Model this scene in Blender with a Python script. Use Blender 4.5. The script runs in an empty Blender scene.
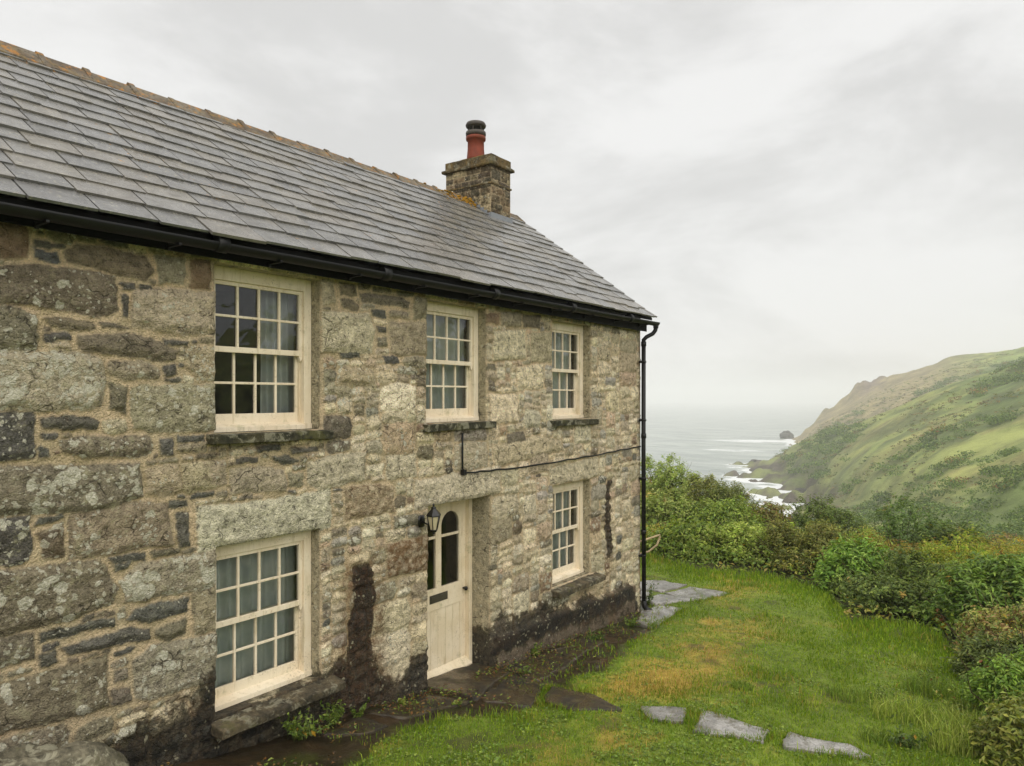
import bpy, bmesh, math, random
import numpy as np
from mathutils import Vector, Matrix
random.seed(7); RNG = np.random.default_rng(11)
SC = bpy.context.scene; COL = SC.collection

# ------------------------------------------------------------------ camera geometry (used to lay the place out at real distances)
F = 740.0; SS = math.hypot(523, F); CC = F/SS; SN = 523/SS; CD = 5.56; ZE = 3.0; HY = 398.0
def ray(x, y):
    u = x-512.0; return (CC*F+SN*u, SN*F-CC*u, HY-y)
def fac(x, y, Y=0.0):
    r = ray(x, y); t = (CD+Y)/r[1]; return (t*r[0], ZE+t*r[2])
def zg(X):
    return np.interp(X, [-9, 0, 3, 6.2, 7.4, 11.7, 16, 24], [.7, .38, .13, -.29, -.38, -.68, -.9, -1.2])
def gpt(x, y):
    r = ray(x, y); lo, hi = .001, .3
    for _ in range(50):
        m = (lo+hi)/2
        if ZE+m*r[2] > zg(m*r[0]): lo = m
        else: hi = m
    return (lo*r[0], lo*r[1]-CD)
def cam2w(a, b): return (CC*b+SN*a, SN*b-CC*a-CD)

# ------------------------------------------------------------------ helpers
def lin(r, g, b):
    f = lambda v: (v/255/12.92) if v/255 <= .04045 else ((v/255+.055)/1.055)**2.4
    return (f(r), f(g), f(b), 1)
class Nz:                                   # tileable value noise in numpy
    def __init__(s, seed): s.t = np.random.default_rng(seed).random((256, 256))
    def at(s, x, y):
        x = np.asarray(x, float); y = np.asarray(y, float)
        xi = np.floor(x).astype(int); yi = np.floor(y).astype(int); fx = x-xi; fy = y-yi
        fx = fx*fx*(3-2*fx); fy = fy*fy*(3-2*fy); t = s.t; m = 255
        return (t[xi&m, yi&m]*(1-fx)*(1-fy)+t[(xi+1)&m, yi&m]*fx*(1-fy)+t[xi&m, (yi+1)&m]*(1-fx)*fy+t[(xi+1)&m, (yi+1)&m]*fx*fy)
    def fbm(s, x, y, o=4):
        v = 0; a = .5; k = 1.0; n = 0
        for i in range(o): v = v+a*s.at(np.asarray(x)*k+17.3*i, np.asarray(y)*k+9.1*i); n += a; a *= .5; k *= 2.03
        return v/n
NZ = Nz(3)
def tag(o, label=None, cat=None, group=None, kind=None):
    if label: o['label'] = label
    if cat: o['category'] = cat
    if group: o['group'] = group
    if kind: o['kind'] = kind
    return o
def empty(name, loc=(0, 0, 0), label=None, cat=None, group=None, parent=None):
    o = bpy.data.objects.new(name, None); COL.objects.link(o); o.location = loc; o.empty_display_size = .2
    if parent: o.parent = parent
    return tag(o, label, cat, group)
def link(name, me, mat=None, parent=None, loc=None):
    o = bpy.data.objects.new(name, me); COL.objects.link(o)
    if mat and not me.materials: me.materials.append(mat)
    if parent is not None: o.parent = parent
    if loc: o.location = loc
    return o
def npmesh(name, V, Fc, mat=None, parent=None, attrs=None, smooth=False, loc=None):
    V = np.asarray(V, np.float32); Fc = np.asarray(Fc, np.int32); me = bpy.data.meshes.new(name)
    k = Fc.shape[1]; n = len(Fc)
    me.vertices.add(len(V)); me.vertices.foreach_set('co', V.ravel())
    me.loops.add(n*k); me.loops.foreach_set('vertex_index', Fc.ravel())
    me.polygons.add(n); me.polygons.foreach_set('loop_start', np.arange(0, n*k, k, dtype=np.int32))
    me.polygons.foreach_set('loop_total', np.full(n, k, np.int32))
    me.polygons.foreach_set('use_smooth', np.full(n, smooth))
    me.update(calc_edges=True)
    for an, A in (attrs or {}).items():
        A = np.asarray(A, np.float32)
        if A.shape[1] == 3: A = np.hstack([A, np.ones((len(A), 1), np.float32)])
        at = me.attributes.new(an, 'FLOAT_COLOR', 'POINT'); at.data.foreach_set('color', A.ravel())
    return link(name, me, mat, parent, loc)
class MB:                                   # collects boxes, tubes, prisms, lathes; build() links ONE mesh
    def __init__(s): s.bm = bmesh.new()
    def box(s, x0, x1, y0, y1, z0, z1, bev=0.0, rot=None, jit=0.0):
        r = bmesh.ops.create_cube(s.bm, size=1); vs = r['verts']
        for v in vs:
            v.co = Vector(((x0+x1)/2+v.co.x*(x1-x0), (y0+y1)/2+v.co.y*(y1-y0), (z0+z1)/2+v.co.z*(z1-z0)))
            if jit: v.co += Vector((random.uniform(-jit, jit), random.uniform(-jit, jit), random.uniform(-jit, jit)))
        if rot:
            c = Vector(((x0+x1)/2, (y0+y1)/2, (z0+z1)/2)); bmesh.ops.rotate(s.bm, verts=vs, cent=c, matrix=rot)
        if bev:
            es = list({e for v in vs for e in v.link_edges})
            bmesh.ops.bevel(s.bm, geom=es, offset=bev, segments=2, profile=.5, affect='EDGES')
        return s
    def prism(s, pts, axis, d0, d1, bev=0.0):  # closed outline extruded along an axis ('y': pts are x,z; 'z': x,y; 'x': y,z)
        def P(p, d): return {'y': (p[0], d, p[1]), 'z': (p[0], p[1], d), 'x': (d, p[0], p[1])}[axis]
        a = [s.bm.verts.new(P(p, d0)) for p in pts]; b = [s.bm.verts.new(P(p, d1)) for p in pts]; n = len(pts)
        fs = [s.bm.faces.new(a), s.bm.faces.new(list(reversed(b)))]
        for i in range(n): fs.append(s.bm.faces.new((a[i], b[i], b[(i+1) % n], a[(i+1) % n])))
        bmesh.ops.recalc_face_normals(s.bm, faces=fs)
        if bev: bmesh.ops.bevel(s.bm, geom=list({e for f in fs for e in f.edges}), offset=bev, segments=2, profile=.5, affect='EDGES')
        return s
    def tube(s, pts, r, n=10, cap=True):
        pts = [Vector(p) for p in pts]; R = r if isinstance(r, (list, tuple)) else [r]*len(pts); rings = []
        up = Vector((0, 0, 1)); pu = None
        for i, p in enumerate(pts):
            d = (pts[min(i+1, len(pts)-1)]-pts[max(i-1, 0)]).normalized()
            if pu is None:
                u = d.cross(up) if abs(d.z) < .95 else d.cross(Vector((1, 0, 0)))
            else: u = pu-d*pu.dot(d)
            u.normalize(); pu = u; w = d.cross(u)
            rings.append([s.bm.verts.new(p+(u*math.cos(2*math.pi*k/n)+w*math.sin(2*math.pi*k/n))*R[i]) for k in range(n)])
        for A, B in zip(rings, rings[1:]):
            for k in range(n):
                f = s.bm.faces.new((A[k], A[(k+1) % n], B[(k+1) % n], B[k])); f.smooth = True
        if cap: s.bm.faces.new(list(reversed(rings[0]))); s.bm.faces.new(rings[-1])
        return s
    def lathe(s, cx, cy, prof, n=24):
        rings = [[s.bm.verts.new((cx+r*math.cos(2*math.pi*k/n), cy+r*math.sin(2*math.pi*k/n), z)) for k in range(n)] for r, z in prof]
        for A, B in zip(rings, rings[1:]):
            for k in range(n):
                f = s.bm.faces.new((A[k], A[(k+1) % n], B[(k+1) % n], B[k])); f.smooth = True
        s.bm.faces.new(list(reversed(rings[0]))); s.bm.faces.new(rings[-1]); return s
    def build(s, name, mat=None, parent=None, loc=None):
        bmesh.ops.recalc_face_normals(s.bm, faces=s.bm.faces[:])
        me = bpy.data.meshes.new(name); s.bm.to_mesh(me); s.bm.free()
        return link(name, me, mat, parent, loc)

# ------------------------------------------------------------------ material helper
class NT:
    def __init__(s, name):
        s.m = bpy.data.materials.new(name); s.m.use_nodes = True; s.t = s.m.node_tree; s.t.nodes.clear()
        s.out = s.t.nodes.new('ShaderNodeOutputMaterial')
    def n(s, typ, props=None, **inp):
        nd = s.t.nodes.new('ShaderNode'+typ)
        for k, v in (props or {}).items(): setattr(nd, k, v)
        for k, v in inp.items():
            key = k.replace('_', ' ')
            if key[0] == 'i' and key[1:].isdigit(): key = int(key[1:])
            s.set(nd.inputs[key], v)
        return nd
    def set(s, sock, v):
        if hasattr(v, 'bl_rna') and isinstance(v, bpy.types.NodeSocket): s.t.links.new(v, sock)
        elif hasattr(v, 'outputs'): s.t.links.new(v.outputs[0], sock)
        else: sock.default_value = v
    def pos(s): return s.n('NewGeometry').outputs['Position']
    def noise(s, scale, detail=4, rough=.55, vec=None, dist=0.0):
        nd = s.n('TexNoise', Scale=scale, Detail=detail, Roughness=rough, Distortion=dist, Vector=vec if vec is not None else s.pos()); return nd.outputs['Fac']
    def vor(s, scale, vec=None, feature='F1', rand=1.0):
        nd = s.n('TexVoronoi', {'feature': feature}, Scale=scale, Randomness=rand, Vector=vec if vec is not None else s.pos()); return nd
    def ramp(s, fac, lo, hi, a=0.0, b=1.0):
        return s.n('MapRange', {'clamp': True, 'interpolation_type': 'SMOOTHSTEP'}, Value=fac, From_Min=lo, From_Max=hi, To_Min=a, To_Max=b).outputs[0]
    def math(s, op, a, b=0.0, c=None):
        kw = dict(i0=a, i1=b)
        if c is not None: kw['i2'] = c
        return s.n('Math', {'operation': op}, **kw).outputs[0]
    def mix(s, fac, a, b, mode='MIX'):
        nd = s.n('Mix', {'data_type': 'RGBA', 'blend_type': mode})
        s.set(nd.inputs[0], fac); s.set(nd.inputs[6], a); s.set(nd.inputs[7], b); return nd.outputs[2]
    def attr(s, name): return s.n('Attribute', {'attribute_name': name})
    def sep(s, c): return s.n('SeparateColor', Color=c)
    def hsv(s, c, h=.5, sat=1.0, v=1.0): return s.n('HueSaturation', Hue=h, Saturation=sat, Value=v, Color=c).outputs[0]
    def bump(s, h, strength=.5, dist=.01): return s.n('Bump', Strength=strength, Distance=dist, Height=h).outputs[0]
    def pbr(s, color, rough=.7, normal=None, spec=.5, **kw):
        p = s.n('BsdfPrincipled', Base_Color=color, Roughness=rough)
        p.inputs['Specular IOR Level'].default_value = spec
        for k, v in kw.items(): s.set(p.inputs[k.replace('_', ' ')], v)
        if normal is not None: s.set(p.inputs['Normal'], normal)
        s.t.links.new(p.outputs[0], s.out.inputs[0]); return p
HAZE = 0.00062; EXPO = 0.88
# ------------------------------------------------------------------ materials
def m_wall():
    k = NT('rubble_stone'); P = k.pos()
    ca = k.attr('col'); ma = k.sep(k.attr('mask').outputs['Color']); mal = k.attr('mask').outputs['Alpha']
    mort, lich, damp = ma.outputs[0], ma.outputs[1], ma.outputs[2]
    n1 = k.noise(3.2, 5, .6); n2 = k.noise(14, 6, .65); n3 = k.noise(70, 4, .7); n4 = k.noise(220, 2, .6)
    v = k.math('ADD', k.math('ADD', .10, k.math('MULTIPLY', n1, .3)), k.math('ADD', k.math('MULTIPLY', n2, .85), k.math('ADD', k.math('MULTIPLY', n3, .7), k.math('MULTIPLY', n4, .35))))
    val = k.ramp(v, .76, 1.62, .60, 3.65)
    c = k.hsv(ca.outputs['Color'], .5, .82, val)
    w0 = k.n('Mix', {'data_type': 'VECTOR'}); k.set(w0.inputs[0], .12); k.set(w0.inputs[4], P); k.set(w0.inputs[5], k.n('TexNoise', Scale=7.0, Detail=4.0, Vector=P).outputs['Color']); wv0 = w0.outputs[1]
    # warm / cool mineral patches in the granite
    c = k.mix(k.ramp(k.noise(5.5, 4, .6, dist=.6), .52, .72, 0, .24), c, lin(150, 140, 112))
    c = k.mix(k.ramp(k.noise(9.0, 3, .6, dist=1.0), .60, .74, 0, .2), c, lin(112, 84, 56))
    c = k.mix(k.ramp(k.noise(24, 5, .75, dist=.5), .53, .66, 0, .75), c, lin(58, 54, 44))
    c = k.mix(k.ramp(k.noise(46, 4, .75, dist=.8), .56, .66, 0, .45), c, lin(192, 186, 160))
    crk = k.math('MULTIPLY', k.ramp(k.vor(6.5, wv0, 'DISTANCE_TO_EDGE').outputs['Distance'], 0, .035, 1, 0), k.ramp(k.noise(3.7, 4, .6), .5, .62))
    c = k.mix(k.math('MULTIPLY', crk, .75), c, lin(46, 40, 30))
    # mortar keeps a sandy look
    sand = k.mix(k.ramp(k.noise(4, 4, .6), .4, .65), lin(230, 206, 168), lin(208, 190, 154))
    sand = k.mix(k.ramp(k.noise(1.1, 3, .5), .5, .68, 0, .6), sand, lin(186, 170, 132))
    sand = k.hsv(sand, .5, 1.0, k.ramp(k.math('ADD', n3, k.math('MULTIPLY', n2, .6)), .5, 1.1, .62, 1.25))
    c = k.mix(mort, c, sand)
    # crusty lichen: pale round spots and bigger mottled mats
    w = k.n('Mix', {'data_type': 'VECTOR'}); k.set(w.inputs[0], .06); k.set(w.inputs[4], P); k.set(w.inputs[5], k.n('TexNoise', Scale=16.0, Detail=3.0, Vector=P).outputs['Color'])
    wv = w.outputs[1]
    d1 = k.vor(9, wv).outputs['Distance']; d2 = k.vor(26, wv).outputs['Distance']
    g1 = k.noise(2.3, 3, .6); g2 = k.noise(4.1, 3, .6)
    th1 = k.math('MULTIPLY', k.ramp(g1, .40, .62, 0, .52), lich); th2 = k.math('MULTIPLY', k.ramp(g2, .34, .62, .0, .56), lich)
    s1 = k.ramp(k.math('SUBTRACT', th1, d1), -.02, .05); s2 = k.ramp(k.math('SUBTRACT', th2, d2), -.03, .05)
    mat = k.math('MULTIPLY', k.ramp(k.math('ADD', k.noise(7, 5, .72), k.math('MULTIPLY', k.noise(40, 3, .7), .35)), .70, .86), k.ramp(lich, .25, .9))
    c = k.mix(k.math('MULTIPLY', mat, .75), c, lin(176, 170, 136))
    pale = k.mix(k.ramp(n3, .35, .65), lin(236, 232, 214), lin(196, 192, 164))
    c = k.mix(k.math('MULTIPLY', s1, .85), c, pale); c = k.mix(k.math('MULTIPLY', s2, .7), c, pale)
    # rust bloom, damp black algae
    c = k.mix(k.math('MULTIPLY', mal, k.ramp(k.noise(13, 4, .65), .35, .62, .3, .9)), c, lin(116, 84, 46))
    dm = k.ramp(k.math('ADD', damp, k.math('MULTIPLY', k.math('SUBTRACT', k.noise(11, 6, .75), .5), 1.35)), .28, .80)
    dk = k.mix(k.ramp(k.math('ADD', k.noise(7, 5, .7), k.math('MULTIPLY', k.math('SUBTRACT', k.noise(30, 3, .7), .5), .5)), .40, .68), lin(10, 9, 7), lin(50, 37, 23))
    dk = k.mix(k.math('MULTIPLY', mal, .75), dk, k.mix(k.ramp(k.noise(22, 4, .7), .4, .62), lin(24, 16, 9), lin(78, 48, 24)))
    fr_ = k.math('MULTIPLY', k.math('MULTIPLY', dm, k.math('SUBTRACT', 1.0, dm)), 3.2)
    c = k.mix(fr_, c, k.mix(k.ramp(k.noise(6, 4, .6), .45, .6), lin(66, 62, 34), lin(84, 60, 32)))
    c = k.mix(k.math('MULTIPLY', dm, k.ramp(k.noise(18, 4, .7), .3, .6, .985, .88)), c, dk)
    fleck = k.math('MULTIPLY', k.ramp(k.math('SUBTRACT', k.math('MULTIPLY', k.ramp(g2, .42, .62), .3), k.vor(17, wv).outputs['Distance']), -.04, .04), dm)
    c = k.mix(k.math('MULTIPLY', fleck, .7), c, lin(172, 166, 138))
    h = k.math('SUBTRACT', k.math('ADD', k.math('MULTIPLY', n2, 1.7), k.math('ADD', k.math('MULTIPLY', n3, 1.1), k.math('MULTIPLY', k.ramp(k.vor(34, wv, 'DISTANCE_TO_EDGE').outputs['Distance'], 0, .2), .35))), k.math('MULTIPLY', crk, .8))
    rough = k.ramp(dm, 0, 1, .82, .5)
    k.pbr(c, rough, k.bump(h, 1.0, .022), .35); return k.m
def m_plain(name, col, rough=.6, bumps=None, var=.15, spec=.4, dirt=None, dscale=6, dlo=.5, dhi=.72, damt=.6, metal=0):
    k = NT(name)
    c = k.hsv(col, .5, 1.0, k.ramp(k.noise(7, 5, .65), .25, .75, 1-var, 1+var))
    if dirt: c = k.mix(k.ramp(k.noise(dscale, 6, .7), dlo, dhi, 0, damt), c, dirt)
    nb = k.bump(k.noise(bumps[0], 5, .65), bumps[1], bumps[2]) if bumps else None
    k.pbr(c, rough, nb, spec, Metallic=metal); return k.m
def m_slate():
    k = NT('wet_slate'); ca = k.attr('col').outputs['Color']
    n1 = k.noise(5, 5, .65); n2 = k.noise(38, 4, .65)
    c = k.hsv(ca, .5, 1.0, k.ramp(k.math('ADD', n1, k.math('MULTIPLY', n2, .7)), .5, 1.2, .70, 1.3))
    c = k.mix(k.ramp(k.noise(2.2, 5, .7), .55, .75, 0, .4), c, lin(134, 126, 104))
    c = k.mix(k.ramp(k.noise(26, 4, .75), .57, .68, 0, .65), c, lin(166, 162, 144))
    c = k.mix(k.ramp(k.noise(8, 5, .75), .58, .68, 0, .55), c, lin(84, 82, 74))
    c = k.mix(k.math('MULTIPLY', k.ramp(k.noise(17, 3, .6), .66, .72), k.ramp(k.noise(1.0, 2, .5), .52, .62)), c, lin(168, 120, 48))
    # moss collects towards the ridge and beside the stack
    k.pbr(c, k.ramp(k.noise(9, 4, .7), .3, .7, .17, .44), k.bump(k.math('ADD', n1, k.math('MULTIPLY', n2, .5)), .4, .008), .6); return k.m
def m_ridge():
    k = NT('lichened_ridge'); n1 = k.noise(6, 5, .65); mk = k.attr('col').outputs['Color']
    c = k.mix(k.ramp(k.noise(4, 4, .6), .35, .65), lin(122, 113, 98), lin(94, 82, 68))
    c = k.mix(k.ramp(k.noise(11, 5, .7), .5, .62, 0, .7), c, lin(124, 104, 62))
    c = k.mix(k.math('MULTIPLY', k.ramp(k.noise(9, 5, .7), .53, .62), .75), c, lin(176, 118, 34))
    c = k.mix(k.ramp(k.noise(24, 4, .7), .50, .62, 0, .75), c, lin(62, 56, 40))
    k.pbr(c, .75, k.bump(k.math('ADD', n1, k.noise(50, 3, .6)), .6, .01), .35); return k.m
def m_paint(name, c0, c1, grime, amt=.55):
    k = NT(name)
    c = k.mix(k.ramp(k.noise(3, 4, .6), .35, .65), c0, c1)
    # old brush-painted timber: grime that runs along the grain and small flaked specks
    mp = k.n('Mapping', Vector=k.pos()); mp.inputs['Scale'].default_value = (18, 18, 2.2)
    c = k.mix(k.ramp(k.noise(1.0, 5, .7, vec=mp.outputs[0]), .50, .74, 0, amt), c, grime)
    c = k.mix(k.ramp(k.noise(5.5, 5, .7), .55, .72, 0, .5), c, lin(150, 146, 96))
    c = k.mix(k.ramp(k.math('ADD', k.noise(60, 3, .7), k.math('MULTIPLY', k.math('SUBTRACT', k.noise(4, 3, .6), .5), .5)), .63, .69, 0, .5), c, lin(140, 120, 86))
    k.pbr(c, .5, k.bump(k.noise(1.0, 4, .6, vec=mp.outputs[0]), .25, .003), .4); return k.m
def m_glass():
    k = NT('window_glass'); nb = k.bump(k.noise(4.5, 2, .5), .35, .02)
    fr = k.n('Fresnel', IOR=1.5); k.set(fr.inputs['Normal'], nb)
    t = k.n('BsdfTransparent', Color=(.86, .885, .875, 1)); g = k.n('BsdfGlossy', Color=(.95, .97, 1, 1), Roughness=.03); k.set(g.inputs['Normal'], nb)
    mx = k.n('MixShader'); k.set(mx.inputs[0], k.math('MULTIPLY', fr, 1.5)); k.t.links.new(t.outputs[0], mx.inputs[1]); k.t.links.new(g.outputs[0], mx.inputs[2])
    k.t.links.new(mx.outputs[0], k.out.inputs[0]); return k.m
def m_leaf(name, rough=.45, tr=.3, spec=.4):
    k = NT(name); c = k.attr('col').outputs['Color']
    c = k.hsv(c, .5, 1.0, k.ramp(k.noise(30, 2, .5), .3, .7, .8, 1.2))
    p = k.pbr(c, rough, None, spec)
    tl = k.n('BsdfTranslucent', Color=k.hsv(c, .49, 1.1, 1.2)); mx = k.n('MixShader', i0=tr)
    k.t.links.new(p.outputs[0], mx.inputs[1]); k.t.links.new(tl.outputs[0], mx.inputs[2]); k.t.links.new(mx.outputs[0], k.out.inputs[0]); return k.m
def m_ground():
    k = NT('turf_and_earth'); ca = k.attr('col').outputs['Color']
    n1 = k.noise(.55, 6, .6); n2 = k.noise(9, 5, .7); n3 = k.noise(60, 3, .7)
    c = k.hsv(ca, .5, 1.0, k.ramp(k.math('ADD', n2, k.math('MULTIPLY', n3, .8)), .55, 1.25, .5, 1.5))
    c = k.hsv(c, .5, 1.0, k.ramp(k.noise(.09, 6, .7), .3, .7, .62, 1.4))
    nb = k.bump(k.math('ADD', k.math('MULTIPLY', k.noise(.35, 5, .65), 60.0), k.math('ADD', n2, n3)), .35, .03)
    rg = k.ramp(k.attr('col').outputs['Alpha'], 0, 1, .32, .85)
    k.pbr(c, rg, nb, .3); return k.m
def m_slab(name, c0, c1, wet=.3, spec=.5):
    k = NT(name); n1 = k.noise(5, 5, .65); n2 = k.noise(40, 4, .7)
    c = k.mix(k.ramp(k.noise(3, 5, .6), .35, .65), c0, c1)
    c = k.hsv(c, .5, 1.0, k.ramp(k.math('ADD', n1, n2), .7, 1.3, .6, 1.35))
    c = k.mix(k.ramp(k.noise(7, 5, .7), .50, .66, 0, .75), c, lin(84, 74, 48))
    c = k.mix(k.ramp(k.noise(16, 4, .7), .58, .68, 0, .6), c, lin(70, 84, 34))
    k.pbr(c, k.ramp(k.noise(3.0, 4, .6), .35, .65, wet*.5, wet*1.6), k.bump(k.math('ADD', n1, k.math('MULTIPLY', n2, .4)), .5, .012), spec); return k.m
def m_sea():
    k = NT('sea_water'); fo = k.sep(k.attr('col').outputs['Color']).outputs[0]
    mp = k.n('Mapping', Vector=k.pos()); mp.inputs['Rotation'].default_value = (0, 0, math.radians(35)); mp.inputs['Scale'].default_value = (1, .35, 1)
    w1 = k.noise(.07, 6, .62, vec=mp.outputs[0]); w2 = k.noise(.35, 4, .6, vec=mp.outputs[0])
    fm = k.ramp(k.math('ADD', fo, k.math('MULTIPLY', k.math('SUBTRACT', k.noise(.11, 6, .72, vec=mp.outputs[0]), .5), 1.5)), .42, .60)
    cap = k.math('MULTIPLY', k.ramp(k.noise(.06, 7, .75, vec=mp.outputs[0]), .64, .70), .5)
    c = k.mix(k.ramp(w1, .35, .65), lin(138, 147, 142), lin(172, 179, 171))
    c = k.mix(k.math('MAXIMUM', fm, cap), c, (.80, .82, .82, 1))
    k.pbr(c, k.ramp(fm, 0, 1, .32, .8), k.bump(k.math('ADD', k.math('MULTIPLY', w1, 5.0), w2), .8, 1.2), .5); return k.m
def m_rock(name, c0, c1, lichen=.6):
    k = NT(name); n1 = k.noise(4, 6, .7); n2 = k.noise(22, 5, .7)
    c = k.mix(k.ramp(n1, .35, .65), c0, c1); c = k.hsv(c, .5, 1.0, k.ramp(n2, .3, .7, .55, 1.5))
    c = k.mix(k.ramp(k.noise(7, 5, .7, dist=.6), .52, .6, 0, lichen), c, lin(158, 154, 132))
    c = k.mix(k.ramp(k.noise(3.2, 4, .7), .56, .66, 0, lichen), c, lin(92, 90, 50))
    k.pbr(c, .8, k.bump(k.math('ADD', n1, k.math('MULTIPLY', n2, .5)), .8, .03), .35); return k.m
def m_cloth():
    k = NT('curtain_cloth'); c = k.mix(k.ramp(k.noise(5, 3, .5), .3, .7), lin(176, 182, 180), lin(204, 206, 198)); k.pbr(c, .9, None, .2); return k.m
M = dict(
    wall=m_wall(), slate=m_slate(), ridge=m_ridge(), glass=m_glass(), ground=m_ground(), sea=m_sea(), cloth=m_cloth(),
    frame=m_paint('cream_window_paint', lin(238, 225, 200), lin(230, 214, 186), lin(176, 158, 112), .5),
    door=m_paint('cream_door_paint', lin(234, 220, 192), lin(224, 208, 176), lin(172, 150, 106), .6),
    sill=m_rock('mossy_slate_sill', lin(70, 66, 46), lin(44, 44, 32), .55),
    sillw=m_rock('dark_granite_sill', lin(92, 82, 62), lin(56, 52, 42), .5),
    black=m_plain('black_gutter_paint', lin(4, 4, 5), .5, (30, .2, .004), .3, .4, lin(16, 18, 15), 5, .55, .75, .4),
    iron=m_plain('black_lantern_iron', lin(10, 10, 11), .32, None, .2, .5),
    fascia=m_plain('dark_fascia_board', lin(5, 5, 6), .6, None, .25, .15),
    chimcap=m_rock('mossy_chimney_stone', lin(104, 86, 50), lin(66, 58, 40), .45), pot=m_plain('terracotta', lin(124, 58, 39), .7, (40, .3, .004), .2, .35, lin(96, 60, 44), 6, .5, .7, .6),
    cowl=m_plain('weathered_cowl', lin(70, 64, 58), .6, (40, .3, .003), .3, .4, lin(120, 110, 96), 12, .5, .66, .5),
    lead=m_plain('lead_flashing', lin(128, 132, 138), .42, (14, .5, .012), .2, .5, lin(80, 80, 76), 7, .5, .7, .6),
    moss=m_plain('orange_lichen_moss', lin(166, 122, 34), .9, (40, .8, .01), .4, .2, lin(92, 84, 36), 14, .45, .6, .8),
    cream_in=m_plain('dark_interior_plaster', lin(120, 112, 98), .9, None, .1),
    slabd=m_slab('wet_dark_slab', lin(70, 58, 42), lin(44, 38, 28), .42, .45), slab=m_slab('wet_pale_slab', lin(152, 148, 142), lin(116, 112, 105), .26, .7),
    boulder=m_rock('lichened_boulder', lin(112, 106, 88), lin(76, 72, 58), .7), searock=m_rock('dark_sea_rock', lin(66, 62, 56), lin(46, 44, 42), .2),
    leaf=m_leaf('shrub_leaf'), grass=m_leaf('grass_blade', .6, .35, .25), frond=m_leaf('bracken_frond', .55, .3, .3),
    bark=m_plain('shrub_bark', lin(70, 56, 40), .9, (20, .6, .01), .3), wood=m_plain('weathered_wood', lin(176, 156, 122), .75, (20, .4, .006), .25, .3, lin(110, 84, 54), 8, .5, .7, .6),
    lampglass=m_plain('frosted_lantern_pane', lin(190, 178, 146), .25, None, .1, .5), brass=m_plain('tarnished_letterbox', lin(66, 62, 52), .38, None, .3, .5),
)
# ------------------------------------------------------------------ the cottage
XL, XR = -2.6, 11.70                      # wall ends
YR = 2.62                                 # ridge line
YB = 5.45                                 # back wall
def eave_z(X): return 4.312+.0095*(X-6.5)
ROOF_S = .728
def roof_z(X, Y): return eave_z(X)+(Y+.25)*ROOF_S if Y <= YR else eave_z(X)+(YR+.25)*ROOF_S-(Y-YR)*ROOF_S
WIN = [('u', 3.594, 4.711, 2.703, 4.13), ('u', 6.21, 7.33, 2.715, 4.12), ('u', 8.87, 9.966, 2.69, 4.11),
       ('l', 3.603, 4.711, .33, 1.757), ('l', 8.87, 9.966, .315, 1.757)]
DOOR = (6.234, 7.40, -.46, 1.785)
HOLES = [w[1:] for w in WIN]+[DOOR]
cottage = empty('stone_cottage', (6, 0, -.2), 'two-storey rubble stone cottage with wet slate roof, cream sash windows and one chimney', 'cottage')
def under(o):                               # parent to the cottage keeping its place
    o.parent = cottage; o.matrix_parent_inverse = Matrix.Translation((-6, 0, .2)); return o

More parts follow.
